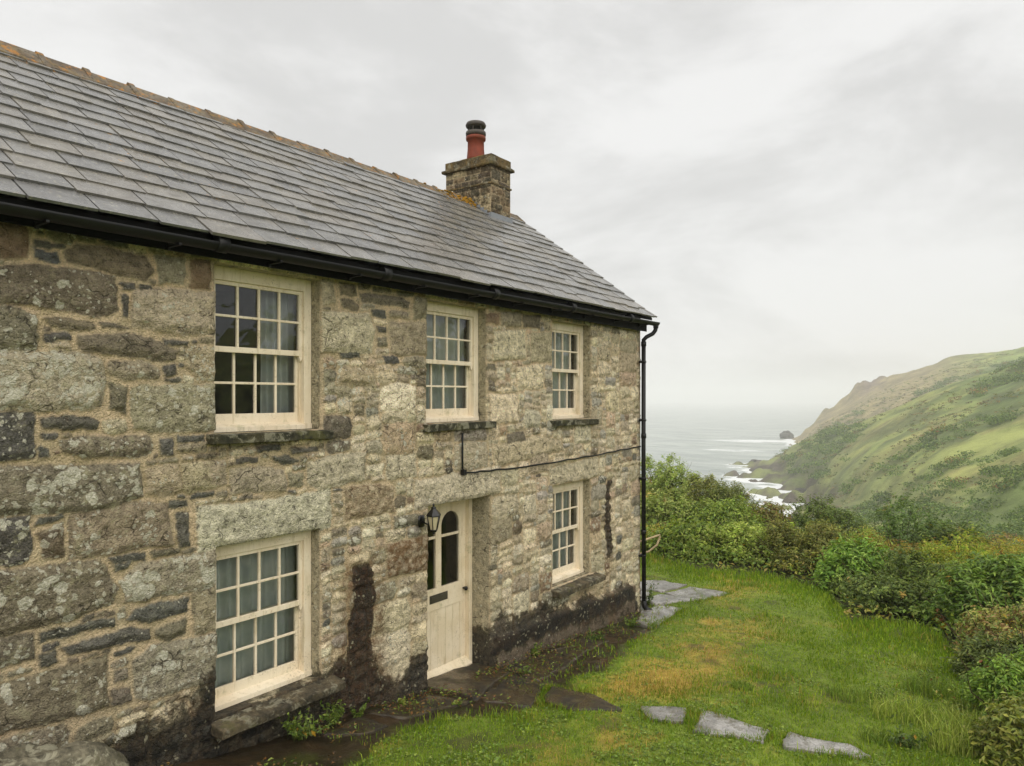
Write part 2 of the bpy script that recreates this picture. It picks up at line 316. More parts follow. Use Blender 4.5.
# stones read off the photograph (pixel outlines -> facade plane) : outline, colour, lichen, rust
G0 = (98, 90, 70); G1 = (116, 107, 84); GB = (98, 88, 70); GK = (74, 72, 64); LT = (160, 147, 116); LM = (142, 129, 100); RU = (112, 92, 68)
def R4(x0, y0, x1, y1): return [(x0, y0), (x1, y0), (x1, y1), (x0, y1)]
TR = [
 ([(-30,216),(24,224),(28,232),(28,258),(0,256),(-30,252)], RU, .2, .35), ([(35,241),(64,246),(66,248),(36,246)], GK, .1, 0),
 ([(35,249),(58,253),(60,263),(36,259)], (74,76,76), .1, 0), ([(67,252),(76,247),(110,249),(146,257),(153,272),(146,281),(110,272),(69,262)], GB, .15, .1),
 ([(156,256),(185,258),(184,284),(160,283)], G1, .4, 0), ([(191,260),(211,262),(210,289),(191,287)], RU, .1, .5),
 ([(-30,262),(3,267),(40,266),(117,276),(118,309),(100,316),(30,305),(-30,300)], GB, .6, .1), ([(-30,300),(18,309),(34,317),(38,336),(34,349),(-30,352)], G0, .8, 0),
 ([(44,318),(95,322),(97,328),(65,330),(48,323)], G0, .2, 0), ([(101,322),(120,324),(130,328),(105,326)], G0, .2, 0), ([(44,333),(69,334),(72,340),(46,342)], GK, .4, 0),
 ([(48,344),(70,343),(72,351),(50,351)], LM, .3, 0),
 ([(80,335),(130,334),(155,340),(178,350),(176,359),(150,359),(110,354),(82,350)], G0, .3, 0), ([(133,293),(150,289),(216,293),(216,336),(160,331),(134,326)], LM, .5, 0),
 ([(188,345),(216,346),(216,380),(200,379),(188,366)], LM, .9, 0), ([(163,339),(188,341),(186,344),(164,343)], GK, .1, 0), ([(123,295),(128,296),(129,317),(124,315)], GK, .1, 0),
 ([(122,284),(135,285),(136,290),(123,289)], GK, .3, 0), ([(141,285),(152,286),(152,289),(141,289)], GK, .1, 0),
 ([(-30,350),(90,354),(103,362),(106,380),(100,407),(60,411),(-30,408)], (132,124,96), 1.0, 0), ([(109,362),(150,362),(160,371),(158,378),(122,379),(110,372)], G1, .6, 0),
 ([(163,365),(176,364),(177,374),(166,376)], GK, .2, 0), ([(110,383),(127,387),(127,413),(111,409)], G0, .5, 0), ([(133,387),(216,384),(216,430),(150,431),(133,427)], (126,116,92), .8, 0),
 ([(-30,412),(34,413),(35,458),(-30,462)], GK, .7, 0), ([(40,418),(88,417),(98,421),(96,429),(46,428)], GK, .4, 0), ([(103,421),(126,420),(125,431),(105,432)], LM, .9, 0),
 ([(61,441),(90,437),(150,436),(154,449),(145,456),(85,457),(63,452)], G0, .8, 0), ([(39,448),(47,447),(48,457),(40,457)], GK, .2, 0), ([(44,434),(58,434),(55,439),(46,439)], GK, .2, 0),
 ([(-30,468),(60,466),(139,463),(142,497),(110,508),(-30,519)], GB, .95, .05), ([(146,470),(177,465),(181,489),(165,497),(148,494)], (150,134,100), .5, .1),
 ([(181,464),(216,461),(216,487),(192,493),(184,488)], LM, .3, .2), ([(160,439),(172,437),(173,456),(162,456)], GK, .3, 0), ([(177,436),(204,435),(204,440),(178,441)], GK, .3, 0),
 ([(178,444),(206,443),(206,450),(178,452)], G1, .4, 0), ([(168,502),(187,500),(188,507),(169,508)], GK, .2, 0), ([(192,496),(214,491),(214,495),(192,499)], GK, .2, 0),
 ([(-30,524),(28,517),(32,530),(29,559),(20,564),(-30,570)], GK, .9, .05), ([(38,532),(61,523),(64,557),(43,557)], GB, .9, .3), ([(38,519),(60,515),(60,518),(38,524)], GK, .2, 0),
 ([(68,515),(120,503),(168,504),(172,544),(140,548),(70,560)], (120,108,82), .8, .1), ([(177,515),(188,514),(189,545),(178,546)], GK, .5, 0),
 ([(108,557),(145,552),(145,559),(112,563)], GK, .4, 0), ([(112,565),(130,563),(126,568),(116,570)], GK, .3, 0), ([(150,551),(178,548),(176,553),(152,556)], G0, .4, 0),
 ([(-30,576),(70,562),(100,561),(118,585),(112,604),(60,622),(-30,640)], GB, .8, .1), ([(122,581),(140,563),(216,550),(216,585),(190,592),(125,602)], G1, 1.1, 0),
 ([(126,619),(140,607),(189,598),(188,611),(150,622)], GK, .4, 0), ([(154,629),(185,620),(186,633),(165,641),(156,638)], G0, .3, 0), ([(193,593),(216,587),(216,630),(194,634)], G1, .5, 0),
 ([(41,633),(114,617),(114,624),(42,642)], GK, .4, 0), ([(61,649),(128,628),(148,630),(148,638),(70,655)], GK, .4, 0), ([(-30,642),(33,632),(34,659),(-30,678)], G0, .8, 0),
 ([(42,647),(60,642),(60,646),(42,653)], GK, .2, 0), ([(39,657),(55,651),(56,663),(41,667)], GK, .2, 0),
 ([(-30,692),(60,669),(107,656),(108,705),(50,722),(-30,740)], G0, .8, .05), ([(133,661),(150,646),(216,633),(216,680),(150,700),(136,699)], G1, .8, 0),
 ([(113,653),(134,647),(130,653),(115,657)], GK, .2, 0), ([(116,671),(127,668),(128,679),(117,683)], GB, .3, 0), ([(112,691),(130,688),(131,701),(111,705)], GB, .3, 0),
 ([(197,508),(260,502),(331,489),(331,527),(216,549),(197,551)], (166,156,126), .35, 0),
 ([(322,280),(333,282),(335,303),(322,304)], LM, .3, 0), ([(340,284),(355,286),(357,296),(341,295)], GB, .2, .1), ([(341,301),(350,299),(360,306),(359,311),(343,307)], G0, .2, 0),
 ([(360,293),(400,297),(410,303),(408,308),(363,302)], GB, .2, 0), ([(358,283),(371,285),(369,290),(359,288)], G0, .2, 0), ([(374,287),(391,290),(391,293),(374,291)], GB, .2, 0),
 ([(397,291),(413,293),(411,296),(398,295)], G0, .2, 0), ([(370,310),(385,310),(386,318),(373,316)], GK, .3, 0), ([(389,312),(409,312),(408,318),(390,316)], G1, .3, 0),
 ([(414,297),(427,298),(427,319),(414,318)], G1, .3, 0), ([(322,312),(368,314),(375,330),(371,352),(322,352)], LT, .3, .1), ([(377,326),(386,327),(385,334),(379,331)], GK, .3, 0),
 ([(377,338),(386,338),(387,345),(378,346)], G0, .6, 0), ([(389,323),(427,323),(427,354),(391,354)], LM, .3, .15), ([(339,354),(358,352),(360,357),(342,358)], GK, .2, 0),
 ([(383,357),(396,357),(398,363),(386,364)], GK, .2, 0),
 ([(231,471),(260,467),(285,471),(286,490),(231,495)], LM, .2, 0), ([(289,474),(303,472),(303,485),(289,486)], G1, .2, 0), ([(308,463),(330,456),(364,453),(365,479),(322,490),(308,484)], LT, .3, 0),
 ([(273,457),(289,455),(298,460),(285,465)], GK, .2, 0), ([(236,459),(258,458),(258,462),(237,464)], GK, .2, 0), ([(203,462),(226,461),(227,484),(203,489)], LM, .3, 0),
 ([(256,448),(280,445),(281,450),(257,453)], GK, .2, 0), ([(292,449),(317,448),(318,451),(293,453)], GK, .2, 0), ([(344,489),(370,485),(393,486),(393,511),(347,519)], LM, .3, .6),
 ([(386,457),(415,454),(416,477),(387,479)], LT, .3, 0), ([(386,545),(428,535),(428,569),(388,577)], LM, .1, 1.0), ([(415,481),(500,466),(500,493),(415,510)], (158,148,118), .4, 0),
 ([(550,469),(598,457),(598,476),(550,485)], (156,145,115), .3, 0),
 ([(494,331),(527,330),(526,358),(494,360)], LT, .2, 0), ([(501,312),(522,312),(521,326),(502,325)], G1, .1, 0), ([(523,315),(541,316),(540,328),(524,327)], GB, .1, .1),
 ([(487,314),(499,313),(499,323),(487,322)], RU, .1, .3), ([(532,334),(552,332),(552,362),(532,362)], LM, .2, .1), ([(518,368),(544,365),(544,388),(518,390)], (168,154,124), .3, 0),
 ([(490,395),(518,395),(518,421),(492,424)], LT, .2, 0), ([(507,434),(524,431),(526,442),(508,444)], GB, .3, 0), ([(493,446),(538,436),(560,440),(562,450),(495,466)], LM, .3, 0),
 ([(530,455),(548,450),(549,470),(531,474)], LM, .2, 0),
]
def stone_face(XS, ZS, traced, rects, seed, dens=1.0, left_dark=True):
    """one stone facade sampled on the grid XS x ZS -> height, colour, mask arrays"""
    rng = np.random.default_rng(seed); nx, nz = len(XS), len(ZS)
    GX, GZ = np.meshgrid(XS, ZS, indexing='ij')
    best = np.full((nx, nz), 9.0); col = np.zeros((nx, nz, 3)); li = np.zeros((nx, nz)); ru = np.zeros((nx, nz)); hh = np.zeros((nx, nz)); til = np.zeros((nx, nz))
    stones = []
    cell = .02; ox, oz = XS[0], ZS[0]; cw, ch = int((XS[-1]-ox)/cell)+1, int((ZS[-1]-oz)/cell)+1
    occ = np.zeros((cw, ch), bool)
    cx = ox+(np.arange(cw)+.5)*cell; cz = oz+(np.arange(ch)+.5)*cell; CX, CZ = np.meshgrid(cx, cz, indexing='ij')
    def polysdf(P, x, z):
        d = np.full(x.shape, 1e9); ins = np.zeros(x.shape, bool); n = len(P)
        for i in range(n):
            a = P[i]; b = P[(i+1) % n]; e = b-a; wx = x-a[0]; wz = z-a[1]
            t = np.clip((wx*e[0]+wz*e[1])/(e@e+1e-12), 0, 1); dx = wx-e[0]*t; dz = wz-e[1]*t; d = np.minimum(d, dx*dx+dz*dz)
            c = ((a[1] > z) != (b[1] > z)) & (x < (b[0]-a[0])*(z-a[1])/(b[1]-a[1]+1e-12)+a[0]); ins ^= c
        return np.where(ins, -1, 1)*np.sqrt(d)
    for h in rects:
        occ[(CX > h[0]-.0) & (CX < h[1]+.0) & (CZ > h[2]) & (CZ < h[3])] = True
    for P, c, l, r in traced:
        P = np.array([fac(*p) for p in P]); stones.append((P, c, l, r))
        lo = P.min(0)-.03; hi = P.max(0)+.03
        i0, i1 = max(int((lo[0]-ox)/cell), 0), min(int((hi[0]-ox)/cell)+1, cw); j0, j1 = max(int((lo[1]-oz)/cell), 0), min(int((hi[1]-oz)/cell)+1, ch)
        if i1 > i0 and j1 > j0: occ[i0:i1, j0:j1] |= polysdf(P, CX[i0:i1, j0:j1], CZ[i0:i1, j0:j1]) < .022
    # fill what is left with random rubble, course by course
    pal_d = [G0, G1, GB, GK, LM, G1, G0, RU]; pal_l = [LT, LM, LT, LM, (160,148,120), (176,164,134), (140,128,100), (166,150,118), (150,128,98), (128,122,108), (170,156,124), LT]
    for j in range(ch):
        for i in range(cw):
            if occ[i, j]: continue
            u = rng.random(); big = rng.random() < .42
            w = int((rng.uniform(.42, .90) if big else rng.uniform(.16, .46))/cell); hgt = int((rng.uniform(.20, .36) if big else rng.uniform(.07, .17))/cell)
            e = i
            while e < cw and e-i < w and not occ[e, j]: e += 1
            w = e-i; t = j
            while t < ch and t-j < hgt and not occ[i:e, t].any(): t += 1
            hgt = t-j
            if hgt > w*.85: hgt = max(int(w*rng.uniform(.5, .85)), 2)
            if w > 2*hgt*2.4: w = max(int(hgt*rng.uniform(2.2, 4.5)), 3); w = min(w, e-i)
            occ[i:i+w, j:j+hgt] = True
            if w*cell < .05 or hgt*cell < .035: continue
            g = rng.uniform(.006, .014)
            x0, x1, z0, z1 = ox+i*cell+g, ox+(i+w)*cell-g, oz+j*cell+g*.8, oz+(j+hgt)*cell-g*.8
            jx = min(.045, (x1-x0)*.13); jz = min(.035, (z1-z0)*.16); q = lambda a: rng.uniform(-a, a)
            P = np.array([(x0+abs(q(jx)), z0+q(jz)*.6), ((x0+x1)/2+q(jx), z0-abs(q(jz))*.3), (x1-abs(q(jx)), z0+q(jz)*.6), (x1+q(jx)*.3, (z0+z1)/2+q(jz)), (x1-abs(q(jx))*1.3, z1-abs(q(jz))), ((x0+x1)/2+q(jx), z1+q(jz)*.3), (x0+abs(q(jx))*1.3, z1-abs(q(jz))), (x0+q(jx)*.3, (z0+z1)/2+q(jz))])
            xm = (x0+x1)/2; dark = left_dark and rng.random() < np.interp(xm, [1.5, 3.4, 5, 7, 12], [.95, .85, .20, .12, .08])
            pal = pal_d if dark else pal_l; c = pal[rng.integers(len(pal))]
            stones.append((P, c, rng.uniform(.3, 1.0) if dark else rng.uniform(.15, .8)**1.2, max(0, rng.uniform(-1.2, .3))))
    nz1, nz2 = Nz(seed+1), Nz(seed+2)
    WX = GX+.022*(nz1.fbm(GX*9, GZ*9, 3)-.5)*2+.007*(nz2.at(GX*40, GZ*40)-.5)*2; WZ = GZ+.020*(nz2.fbm(GX*9+5, GZ*9, 3)-.5)*2+.006*(nz1.at(GX*40, GZ*40)-.5)*2
    for P, c, l, r in stones:
        lo = P.min(0)-.05; hi = P.max(0)+.05
        i0, i1 = np.searchsorted(XS, [lo[0], hi[0]]); j0, j1 = np.searchsorted(ZS, [lo[1], hi[1]])
        if i1 <= i0 or j1 <= j0: continue
        s = polysdf(P, WX[i0:i1, j0:j1], WZ[i0:i1, j0:j1]); b = best[i0:i1, j0:j1]; m = s < b
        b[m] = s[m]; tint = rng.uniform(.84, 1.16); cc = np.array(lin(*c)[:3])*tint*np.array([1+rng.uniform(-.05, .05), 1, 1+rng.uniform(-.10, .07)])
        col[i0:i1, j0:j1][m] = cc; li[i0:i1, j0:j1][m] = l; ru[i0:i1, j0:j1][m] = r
        cen = P.mean(0); hh[i0:i1, j0:j1][m] = rng.uniform(.012, .034)
        til[i0:i1, j0:j1][m] = ((GX[i0:i1, j0:j1]-cen[0])*rng.uniform(-.03, .03)+(GZ[i0:i1, j0:j1]-cen[1])*rng.uniform(-.07, .05))[m]
    return GX, GZ, best, col, li, ru, hh, til, nz1, nz2
def sm(a, lo, hi): t = np.clip((a-lo)/(hi-lo), 0, 1); return t*t*(3-2*t)
def front_wall():
    XS = np.concatenate([np.arange(XL, 1.6, .05), np.arange(1.6, 5.2, .0115), np.arange(5.2, 8, .015), np.arange(8, XR, .019), [XR]])
    ZS = np.arange(-1.3, 4.42, .0125)
    for h in HOLES:
        for v in h[:2]: XS[np.argmin(abs(XS-v))] = v
        for v in h[2:]: ZS[np.argmin(abs(ZS-v))] = v
    GX, GZ, sd, col, li, ru, hh, til, n1, n2 = stone_face(XS, ZS, TR, HOLES, 21)
    mort = sm(sd, .001, .014)
    flush = np.interp(GX, [3, 6, 9], [1.0, .85, .75])
    rough = (n1.fbm(GX*7, GZ*9, 5)-.5)*.036+(n2.fbm(GX*24, GZ*32, 4)-.5)*.018+abs(n1.fbm(GX*11+9, GZ*26, 3)-.5)*-.02
    round_ = sm(-sd, -.006, .055)
    H = (1-mort)*(hh*flush*round_*1.0+.004+til*.6+rough)+mort*((n2.fbm(GX*16, GZ*16, 3)-.5)*.014-.010)
    # broad unevenness of an old wall
    H += (n1.fbm(GX*.7, GZ*.9, 2)-.5)*.03
    # rendered plinth right of the door, with a sloped top
    pl = sm(GX, 7.46, 7.52)*(1-sm(GX, 11.35, 11.42)); pz = -.02-.028*(GX-7.4)
    pk = pl*(1-sm(GZ, pz-.03, pz+.03)); H = H*(1-pk)+pk*(.075+(n1.fbm(GX*4, GZ*4, 4)-.5)*.035)
    mort = mort*(1-pk*.9)
    col = col*(1-pk[..., None])+pk[..., None]*np.array(lin(74, 62, 46)[:3])
    # masks : damp band at the foot, stain below the overflow, thin stain by the right window
    gz = zg(GX); fb = n1.fbm(GX*1.6, GZ*.8, 4); fb2 = n2.fbm(GX*5, GZ*2.5, 4)
    top = np.interp(GX, [1, 2.2, 2.8, 3.5, 4.8, 5.6, 6.2, 7.4, 7.6, 8.6, 9.6, 11.2, 11.6], [.10, .22, .48, .56, .46, .42, .40, .36, .50, .52, .62, .62, .05])
    d = np.clip(.5+(gz+top-GZ)*3.2+(fb-.5)*1.5+(fb2-.5)*.7, 0, 1)
    bot = sm(gz+.62-GZ, -.1, .55)*.55
    d = np.maximum(d, np.clip(bot*0+d, 0, 1))
    d = d*(1-pk*.62*sm(pz-.10-GZ+(fb2-.5)*.25, 0, .16)); d = np.clip(d-(n1.fbm(GX*2.2+7, GZ*3, 4)-.46)*.7*(d < .95), 0, 1)
    def streak(xc, w, zt, zb, amt, seed):
        wob = (n2.fbm(GZ*3+seed, GZ*0+seed, 3)-.5)*.10; ed = (n1.fbm(GX*14, GZ*4+seed, 4)-.5)*.12
        ww = w*np.interp(GZ, [zb, zt], [1.25, .85]); a = 1-sm(abs(GX-xc-wob)+ed, ww*.55, ww*1.15)
        return amt*a*sm(zt-GZ, -.03, .16)*(GZ > zb-.8)
    xs, zt = fac(362, 558); s1 = streak(xs-.02, .17, zt-.02, .0, 1.25, 3.0)
    xs2, zt2 = fac(608, 478); s2 = streak(xs2, .085, zt2+.02, .3, 1.2, 7.0)*np.interp(GZ, [.35, .75], [.15, 1])
    rust = np.clip(np.maximum(streak(xs-.02, .36, zt+.08, .0, .8, 3.0), streak(xs2, .12, zt2+.08, .2, .5, 7.0)), 0, 1)
    d = np.maximum(d, np.maximum(s1, s2))
    # faint darker band just below the upper sills
    for (_, x0, x1, z0, z1) in WIN[:3]:
        q = sm(GX, x0-.1, x0)*(1-sm(GX, x1, x1+.12))*sm(z0-.08-GZ, -.01, .02)*(1-sm(z0-.1-GZ, .02, .22)); d = np.maximum(d, q*.32)
    ru = np.maximum(ru*(1-mort), rust); li = li*(1-mort*.75)*(1-pk*.5)
    # sandy run of fresh pointing low on the right
    q = np.exp(-(((GX-9.9)/.45)**2+((GZ-.02)/.14)**2)); mort = np.clip(mort+q*.9*(1-pk), 0, 1)
    V = np.stack([GX, -H, GZ], -1).reshape(-1, 3); nx, nz = GX.shape
    C = col.reshape(-1, 3); K = np.stack([mort, li, d, ru], -1).reshape(-1, 4)
    I = np.arange(nx*nz).reshape(nx, nz)
    Q = np.stack([I[:-1, :-1], I[1:, :-1], I[1:, 1:], I[:-1, 1:]], -1)
    mx = (XS[:-1]+XS[1:])/2; mz = (ZS[:-1]+ZS[1:])/2; keep = np.ones((nx-1, nz-1), bool)
    extra_v, extra_c, extra_k, extra_f = [], [], [], []; base = len(V)
    for hi_, h in enumerate(HOLES):
        keep[np.ix_((mx > h[0]) & (mx < h[1]), (mz > h[2]) & (mz < h[3]))] = False
        a0, a1 = np.argmin(abs(XS-h[0])), np.argmin(abs(XS-h[1])); b0, b1 = np.argmin(abs(ZS-h[2])), np.argmin(abs(ZS-h[3]))
        loop = [I[a, b0] for a in range(a0, a1)]+[I[a1, b] for b in range(b0, b1)]+[I[a, b1] for a in range(a1, a0, -1)]+[I[a0, b] for b in range(b1, b0, -1)]
        n = len(loop); st = base+len(extra_v); steps = [.034, .09, .30, .46]
        for si, yy in enumerate(steps):
            for v in loop:
                p = V[v]; wob = 0
                extra_v.append((p[0], yy, p[2])); extra_c.append(lin(134, 124, 96)[:3]); extra_k.append((.0, .35, min(1, max(.12+.25*np.exp(-(p[2]-h[2])*4), d.reshape(-1)[v]*.8)), 0))
        for k in range(n):
            extra_f.append((loop[k], loop[(k+1) % n], st+(k+1) % n, st+k))
            for si in range(len(steps)-1): extra_f.append((st+si*n+k, st+si*n+(k+1) % n, st+(si+1)*n+(k+1) % n, st+(si+1)*n+k))
    Fq = Q[keep].reshape(-1, 4)
    V = np.vstack([V, np.array(extra_v)]); C = np.vstack([C, np.array(extra_c)]); K = np.vstack([K, np.array(extra_k)]); Fq = np.vstack([Fq, np.array(extra_f)])
    under(npmesh('front_wall', V, Fq, M['wall'], None, {'col': C, 'mask': K}, True))
front_wall()
def side_wall(name, X, flip, y0=.0, y1=YB, step=.05, seed=5):
    ys = np.arange(y0, y1+1e-6, step); zs = np.linspace(0, 1, 110)
    GX, GZ, sd, col, li, ru, hh, til, n1, n2 = stone_face(np.arange(y0, y1+.04, step), np.arange(-1.3, 6.6, .05), [], [], seed, left_dark=False)
    XSg, ZSg = GX[:, 0], GZ[0]; mort = sm(sd, -.004, .012); H = (1-mort)*hh*.8
    ok = np.array([[zz < roof_z(X, yy)-.05 for zz in ZSg] for yy in XSg])
    Zc = np.minimum(GZ, np.array([roof_z(X, yy)-.05 for yy in XSg])[:, None])
    V = np.stack([X+(H if flip > 0 else -H), GX, Zc], -1).reshape(-1, 3); nx, nz = GX.shape; I = np.arange(nx*nz).reshape(nx, nz)
    Q = np.stack([I[:-1, :-1], I[1:, :-1], I[1:, 1:], I[:-1, 1:]], -1); kp = ok[:-1, :-1] | ok[1:, :-1]
    d = np.clip(.5+(zg(X)+.25-GZ)*2.5, 0, 1)
    under(npmesh(name, V, Q[kp].reshape(-1, 4), M['wall'], None, {'col': col.reshape(-1, 3), 'mask': np.stack([mort, li*.5, d, ru*0], -1).reshape(-1, 4)}, True))
side_wall('gable_wall', XR, 1, seed=5); side_wall('gable_wall', XL, -1, seed=6)
b = MB(); b.box(XL+.02, XR-.02, YB-.4, YB, -1.3, 4.25); under(b.build('back_wall', M['cream_in']))
b = MB(); b.box(XL+.3, XR-.3, .47, YB-.41, 2.15, 2.3); b.box(XL+.3, XR-.3, .47, YB-.41, -.6, -.45); b.box(5.3, 5.4, .48, YB-.42, -.44, 2.14); b.box(8.1, 8.2, .48, YB-.42, -.44, 2.14); b.box(5.3, 5.4, .48, YB-.42, 2.31, 4.3); b.box(8.1, 8.2, .48, YB-.42, 2.31, 4.3)
b.box(XL+.3, XR-.3, .47, YB-.41, 4.32, 4.4); under(b.build('interior', M['cream_in']))

# ---- roof : real overlapping slates
roof = under(empty('roof'))
def slates(y_e, y_r, sgn, seed, name):
    rng = np.random.default_rng(seed); run = abs(y_r-y_e); cosA = 1/math.hypot(1, ROOF_S); L = run/cosA
    ng = 14; V = []; Fc = []; C = []; g = L/ng
    for k in range(ng):
        gg = g; s0 = k*g-(.02 if k == 0 else 0); width = np.interp(k, [0, ng-1], [.44, .30])
        x = XL-.08-rng.uniform(0, .3)*(k % 2)-width*.5*(k % 2)
        while x < XR+.05:
            w = width*rng.uniform(.78, 1.2); xa, xb = max(x+.007, XL-.08), min(x+w-.007, XR+.05+rng.uniform(-.008, .012)); x += w
            if xb-xa < .04: continue
            lift = rng.uniform(0, .004); dr = rng.uniform(-.011, .009)-(rng.uniform(.02, .06) if rng.random() < .03 else 0); ln = gg*1.95; sk = rng.uniform(-.007, .007); th = rng.uniform(.016, .026)
            base = len(V)
            for (xx, ss, top) in ((xa, s0+dr+sk, 1), (xb, s0+dr-sk, 1), (xb, s0+ln, 1), (xa, s0+ln, 1), (xa, s0+dr+sk, 0), (xb, s0+dr-sk, 0), (xb, s0+ln, 0), (xa, s0+ln, 0)):
                ss = min(ss, L+.01); t = min((ss-s0)/ln, 1.0)
                hh = lift+.030*(1-t)+.004+(th if top else 0)        # tail rides on the course below
                yy = y_e+sgn*ss*cosA; zz = roof_z(xx, y_e)+ss*cosA*ROOF_S
                sag = (NZ.fbm(xx*.35, ss*.5, 2)-.5)*.05
                V.append((xx, yy-sgn*hh*ROOF_S*cosA, zz+hh*cosA+sag))
            Fc += [[base+i for i in f] for f in ((0, 1, 2, 3), (7, 6, 5, 4), (0, 4, 5, 1), (1, 5, 6, 2), (2, 6, 7, 3), (3, 7, 4, 0))]
            v = rng.uniform(.90, 1.10); c = np.array(lin(*[(114, 112, 108), (109, 108, 105), (116, 112, 105), (106, 105, 103), (115, 111, 103)][rng.integers(5)])[:3])*v
            C += [c]*8
    npmesh(name, V, Fc, M['slate'], roof, {'col': np.array(C)})
slates(-.25, YR, 1, 4, 'slate_slope'); slates(YB+.25, YR, -1, 5, 'slate_slope')
m = MB()                                   # boarding under the slates closes the roof
for (ya, yb) in ((-.22, YR), (YB+.2, YR)):
    for xa, xb in ((XL-.02, XR),):
        P = [(xa, ya), (xb, ya), (xb, yb), (xa, yb)]
        v0 = [m.bm.verts.new((x, y, roof_z(x, y)-.012)) for x, y in P]; v1 = [m.bm.verts.new((x, y, roof_z(x, y)-.06)) for x, y in P]
        m.bm.faces.new(v0); m.bm.faces.new(v1[::-1])
        for i in range(4): m.bm.faces.new((v0[i], v1[i], v1[(i+1) % 4], v0[(i+1) % 4]))
m.build('roof_boarding', M['fascia'], roof)
V, Fc = [], []; rng = np.random.default_rng(9); x = XL-.08     # ridge: angle tiles with mortared, mossy joints
ridge_parts = MB()
while x < 10.32:
    w = .46*rng.uniform(.95, 1.05); xe = min(x+w, 10.32); dz = rng.uniform(-.008, .010); zc = roof_z((x+xe)/2, YR)+.03; a = .19
    for (xa, xb, hgt, aa) in ((x+.006, xe-.006, .055+dz, a), (xe-.05, xe+.012, .075+dz+rng.uniform(-.008, .012), a+.012)):
        pr = [(YR-aa, zc-aa*ROOF_S+.012), (YR-aa, zc-aa*ROOF_S+.03), (YR-.03, zc+hgt-.018), (YR, zc+hgt), (YR+.03, zc+hgt-.018), (YR+aa, zc-aa*ROOF_S+.03), (YR+aa, zc-aa*ROOF_S+.012), (YR, zc+.02)]
        ridge_parts.prism(pr, 'x', xa, xb)
    x += w
ridge_parts.build('ridge_tiles', M['ridge'], roof); ridge_parts = MB()
x = 10.87+.02
while x < XR+.05:
    xe = min(x+.4, XR+.06); zc = roof_z(x, YR)+.03; a = .19
    pr = [(YR-a, zc-a*ROOF_S+.012), (YR-a, zc-a*ROOF_S+.03), (YR, zc+.055), (YR+a, zc-a*ROOF_S+.03), (YR+a, zc-a*ROOF_S+.012), (YR, zc+.02)]
    ridge_parts.prism(pr, 'x', x, xe-.005); x += .4

ridge_parts.build('ridge_tiles', M['ridge'], roof)
# moss bedding under the ridge tiles, lumpy
xs = np.arange(XL, 10.32, .03); ys = np.linspace(-1, 1, 7); GX, GY = np.meshgrid(xs, ys, indexing='ij'); nn = NZ.fbm(GX*5, GY*2+3, 4)
yy = YR-.195-.03*(GY+1)*.5-.05*(nn-.4)*(GY > -.9); zz = np.array([[roof_z(a, b2) for a, b2 in zip(r1, r2)] for r1, r2 in zip(GX, yy)])+.028+.045*(1-GY**2)*nn
V = np.stack([GX, yy, zz], -1).reshape(-1, 3); I = np.arange(GX.size).reshape(GX.shape)
npmesh('ridge_mortar', V, np.stack([I[:-1, :-1], I[1:, :-1], I[1:, 1:], I[:-1, 1:]], -1).reshape(-1, 4), M['ridge'], roof, None, True)

# ---- chimney
chim = under(empty('chimney'))
CX0, CX1, CY0, CY1 = 10.29, 10.87, 2.16, 3.18
def chimney_shaft(x0, x1, y0, y1, z0, z1, name):
    """four stone faces in one mesh"""
    Vs, Fs, Cs, Ks = [], [], [], []; off = 0
    for (ax, a0, a1, fix, sg, sd_) in (('x', x0, x1, y0, -1, 31), ('y', y0, y1, x0, -1, 32), ('x', x0, x1, y1, 1, 33), ('y', y0, y1, x1, 1, 34)):
        A = np.linspace(a0, a1, int((a1-a0)/.014)); Z = np.arange(z0, z1+.001, .014)
        rng = np.random.default_rng(sd_); GA, GZ = np.meshgrid(A, Z, indexing='ij'); sdm = np.full(GA.shape, 9.0); col = np.zeros(GA.shape+(3,))
        z = z0; n1 = Nz(sd_)
        WA = GA+.012*(n1.fbm(GA*14, GZ*14, 3)-.5)*2; WZ = GZ+.012*(n1.fbm(GA*14+7, GZ*14, 3)-.5)*2
        while z < z1-.02:
            hgt = min(rng.uniform(.10, .19), z1-z); a = a0
            while a < a1-.02:
                w = min(rng.uniform(.14, .34), a1-a); w = w if a1-a-w > .08 else a1-a
                qx = np.maximum(a+.009-WA, WA-(a+w-.009)); qz = np.maximum(z+.008-WZ, WZ-(z+hgt-.008)); s = np.maximum(qx, qz); m_ = s < sdm
                sdm[m_] = s[m_]; col[m_] = np.array(lin(*[(118, 104, 72), (92, 78, 52), (70, 58, 42), (134, 118, 82), (80, 72, 54), (104, 84, 54)][rng.integers(6)])[:3])*rng.uniform(.75, 1.15)
                a += w
            z += hgt
        mo = sm(sdm, -.004, .008); H = (1-mo)*(.012*sm(-sdm, 0, .03)+(n1.fbm(GA*20, GZ*20, 4)-.5)*.018)
        edge = sm(np.minimum(GA-a0, a1-GA), 0, .012); H = H*edge
        if ax == 'x': P = np.stack([GA, fix+sg*H, GZ], -1)
        else: P = np.stack([fix+sg*H, GA, GZ], -1)
        I = np.arange(GA.size).reshape(GA.shape)+off; off += GA.size
        Vs.append(P.reshape(-1, 3)); Fs.append(np.stack([I[:-1, :-1], I[1:, :-1], I[1:, 1:], I[:-1, 1:]], -1).reshape(-1, 4)); Cs.append(col.reshape(-1, 3))
        dd = np.clip(.30+(n1.fbm(GA*3, GZ*3, 3)-.5)*.5+sm(GZ, z1-.16, z1)*.22, 0, 1)
        Ks.append(np.stack([mo*.75, (1-mo)*.4, dd, sm(GZ, z1-.2, z1)*.25], -1).reshape(-1, 4))
    return npmesh(name, np.vstack(Vs), np.vstack(Fs), M['wall'], chim, {'col': np.vstack(Cs), 'mask': np.vstack(Ks)}, True)
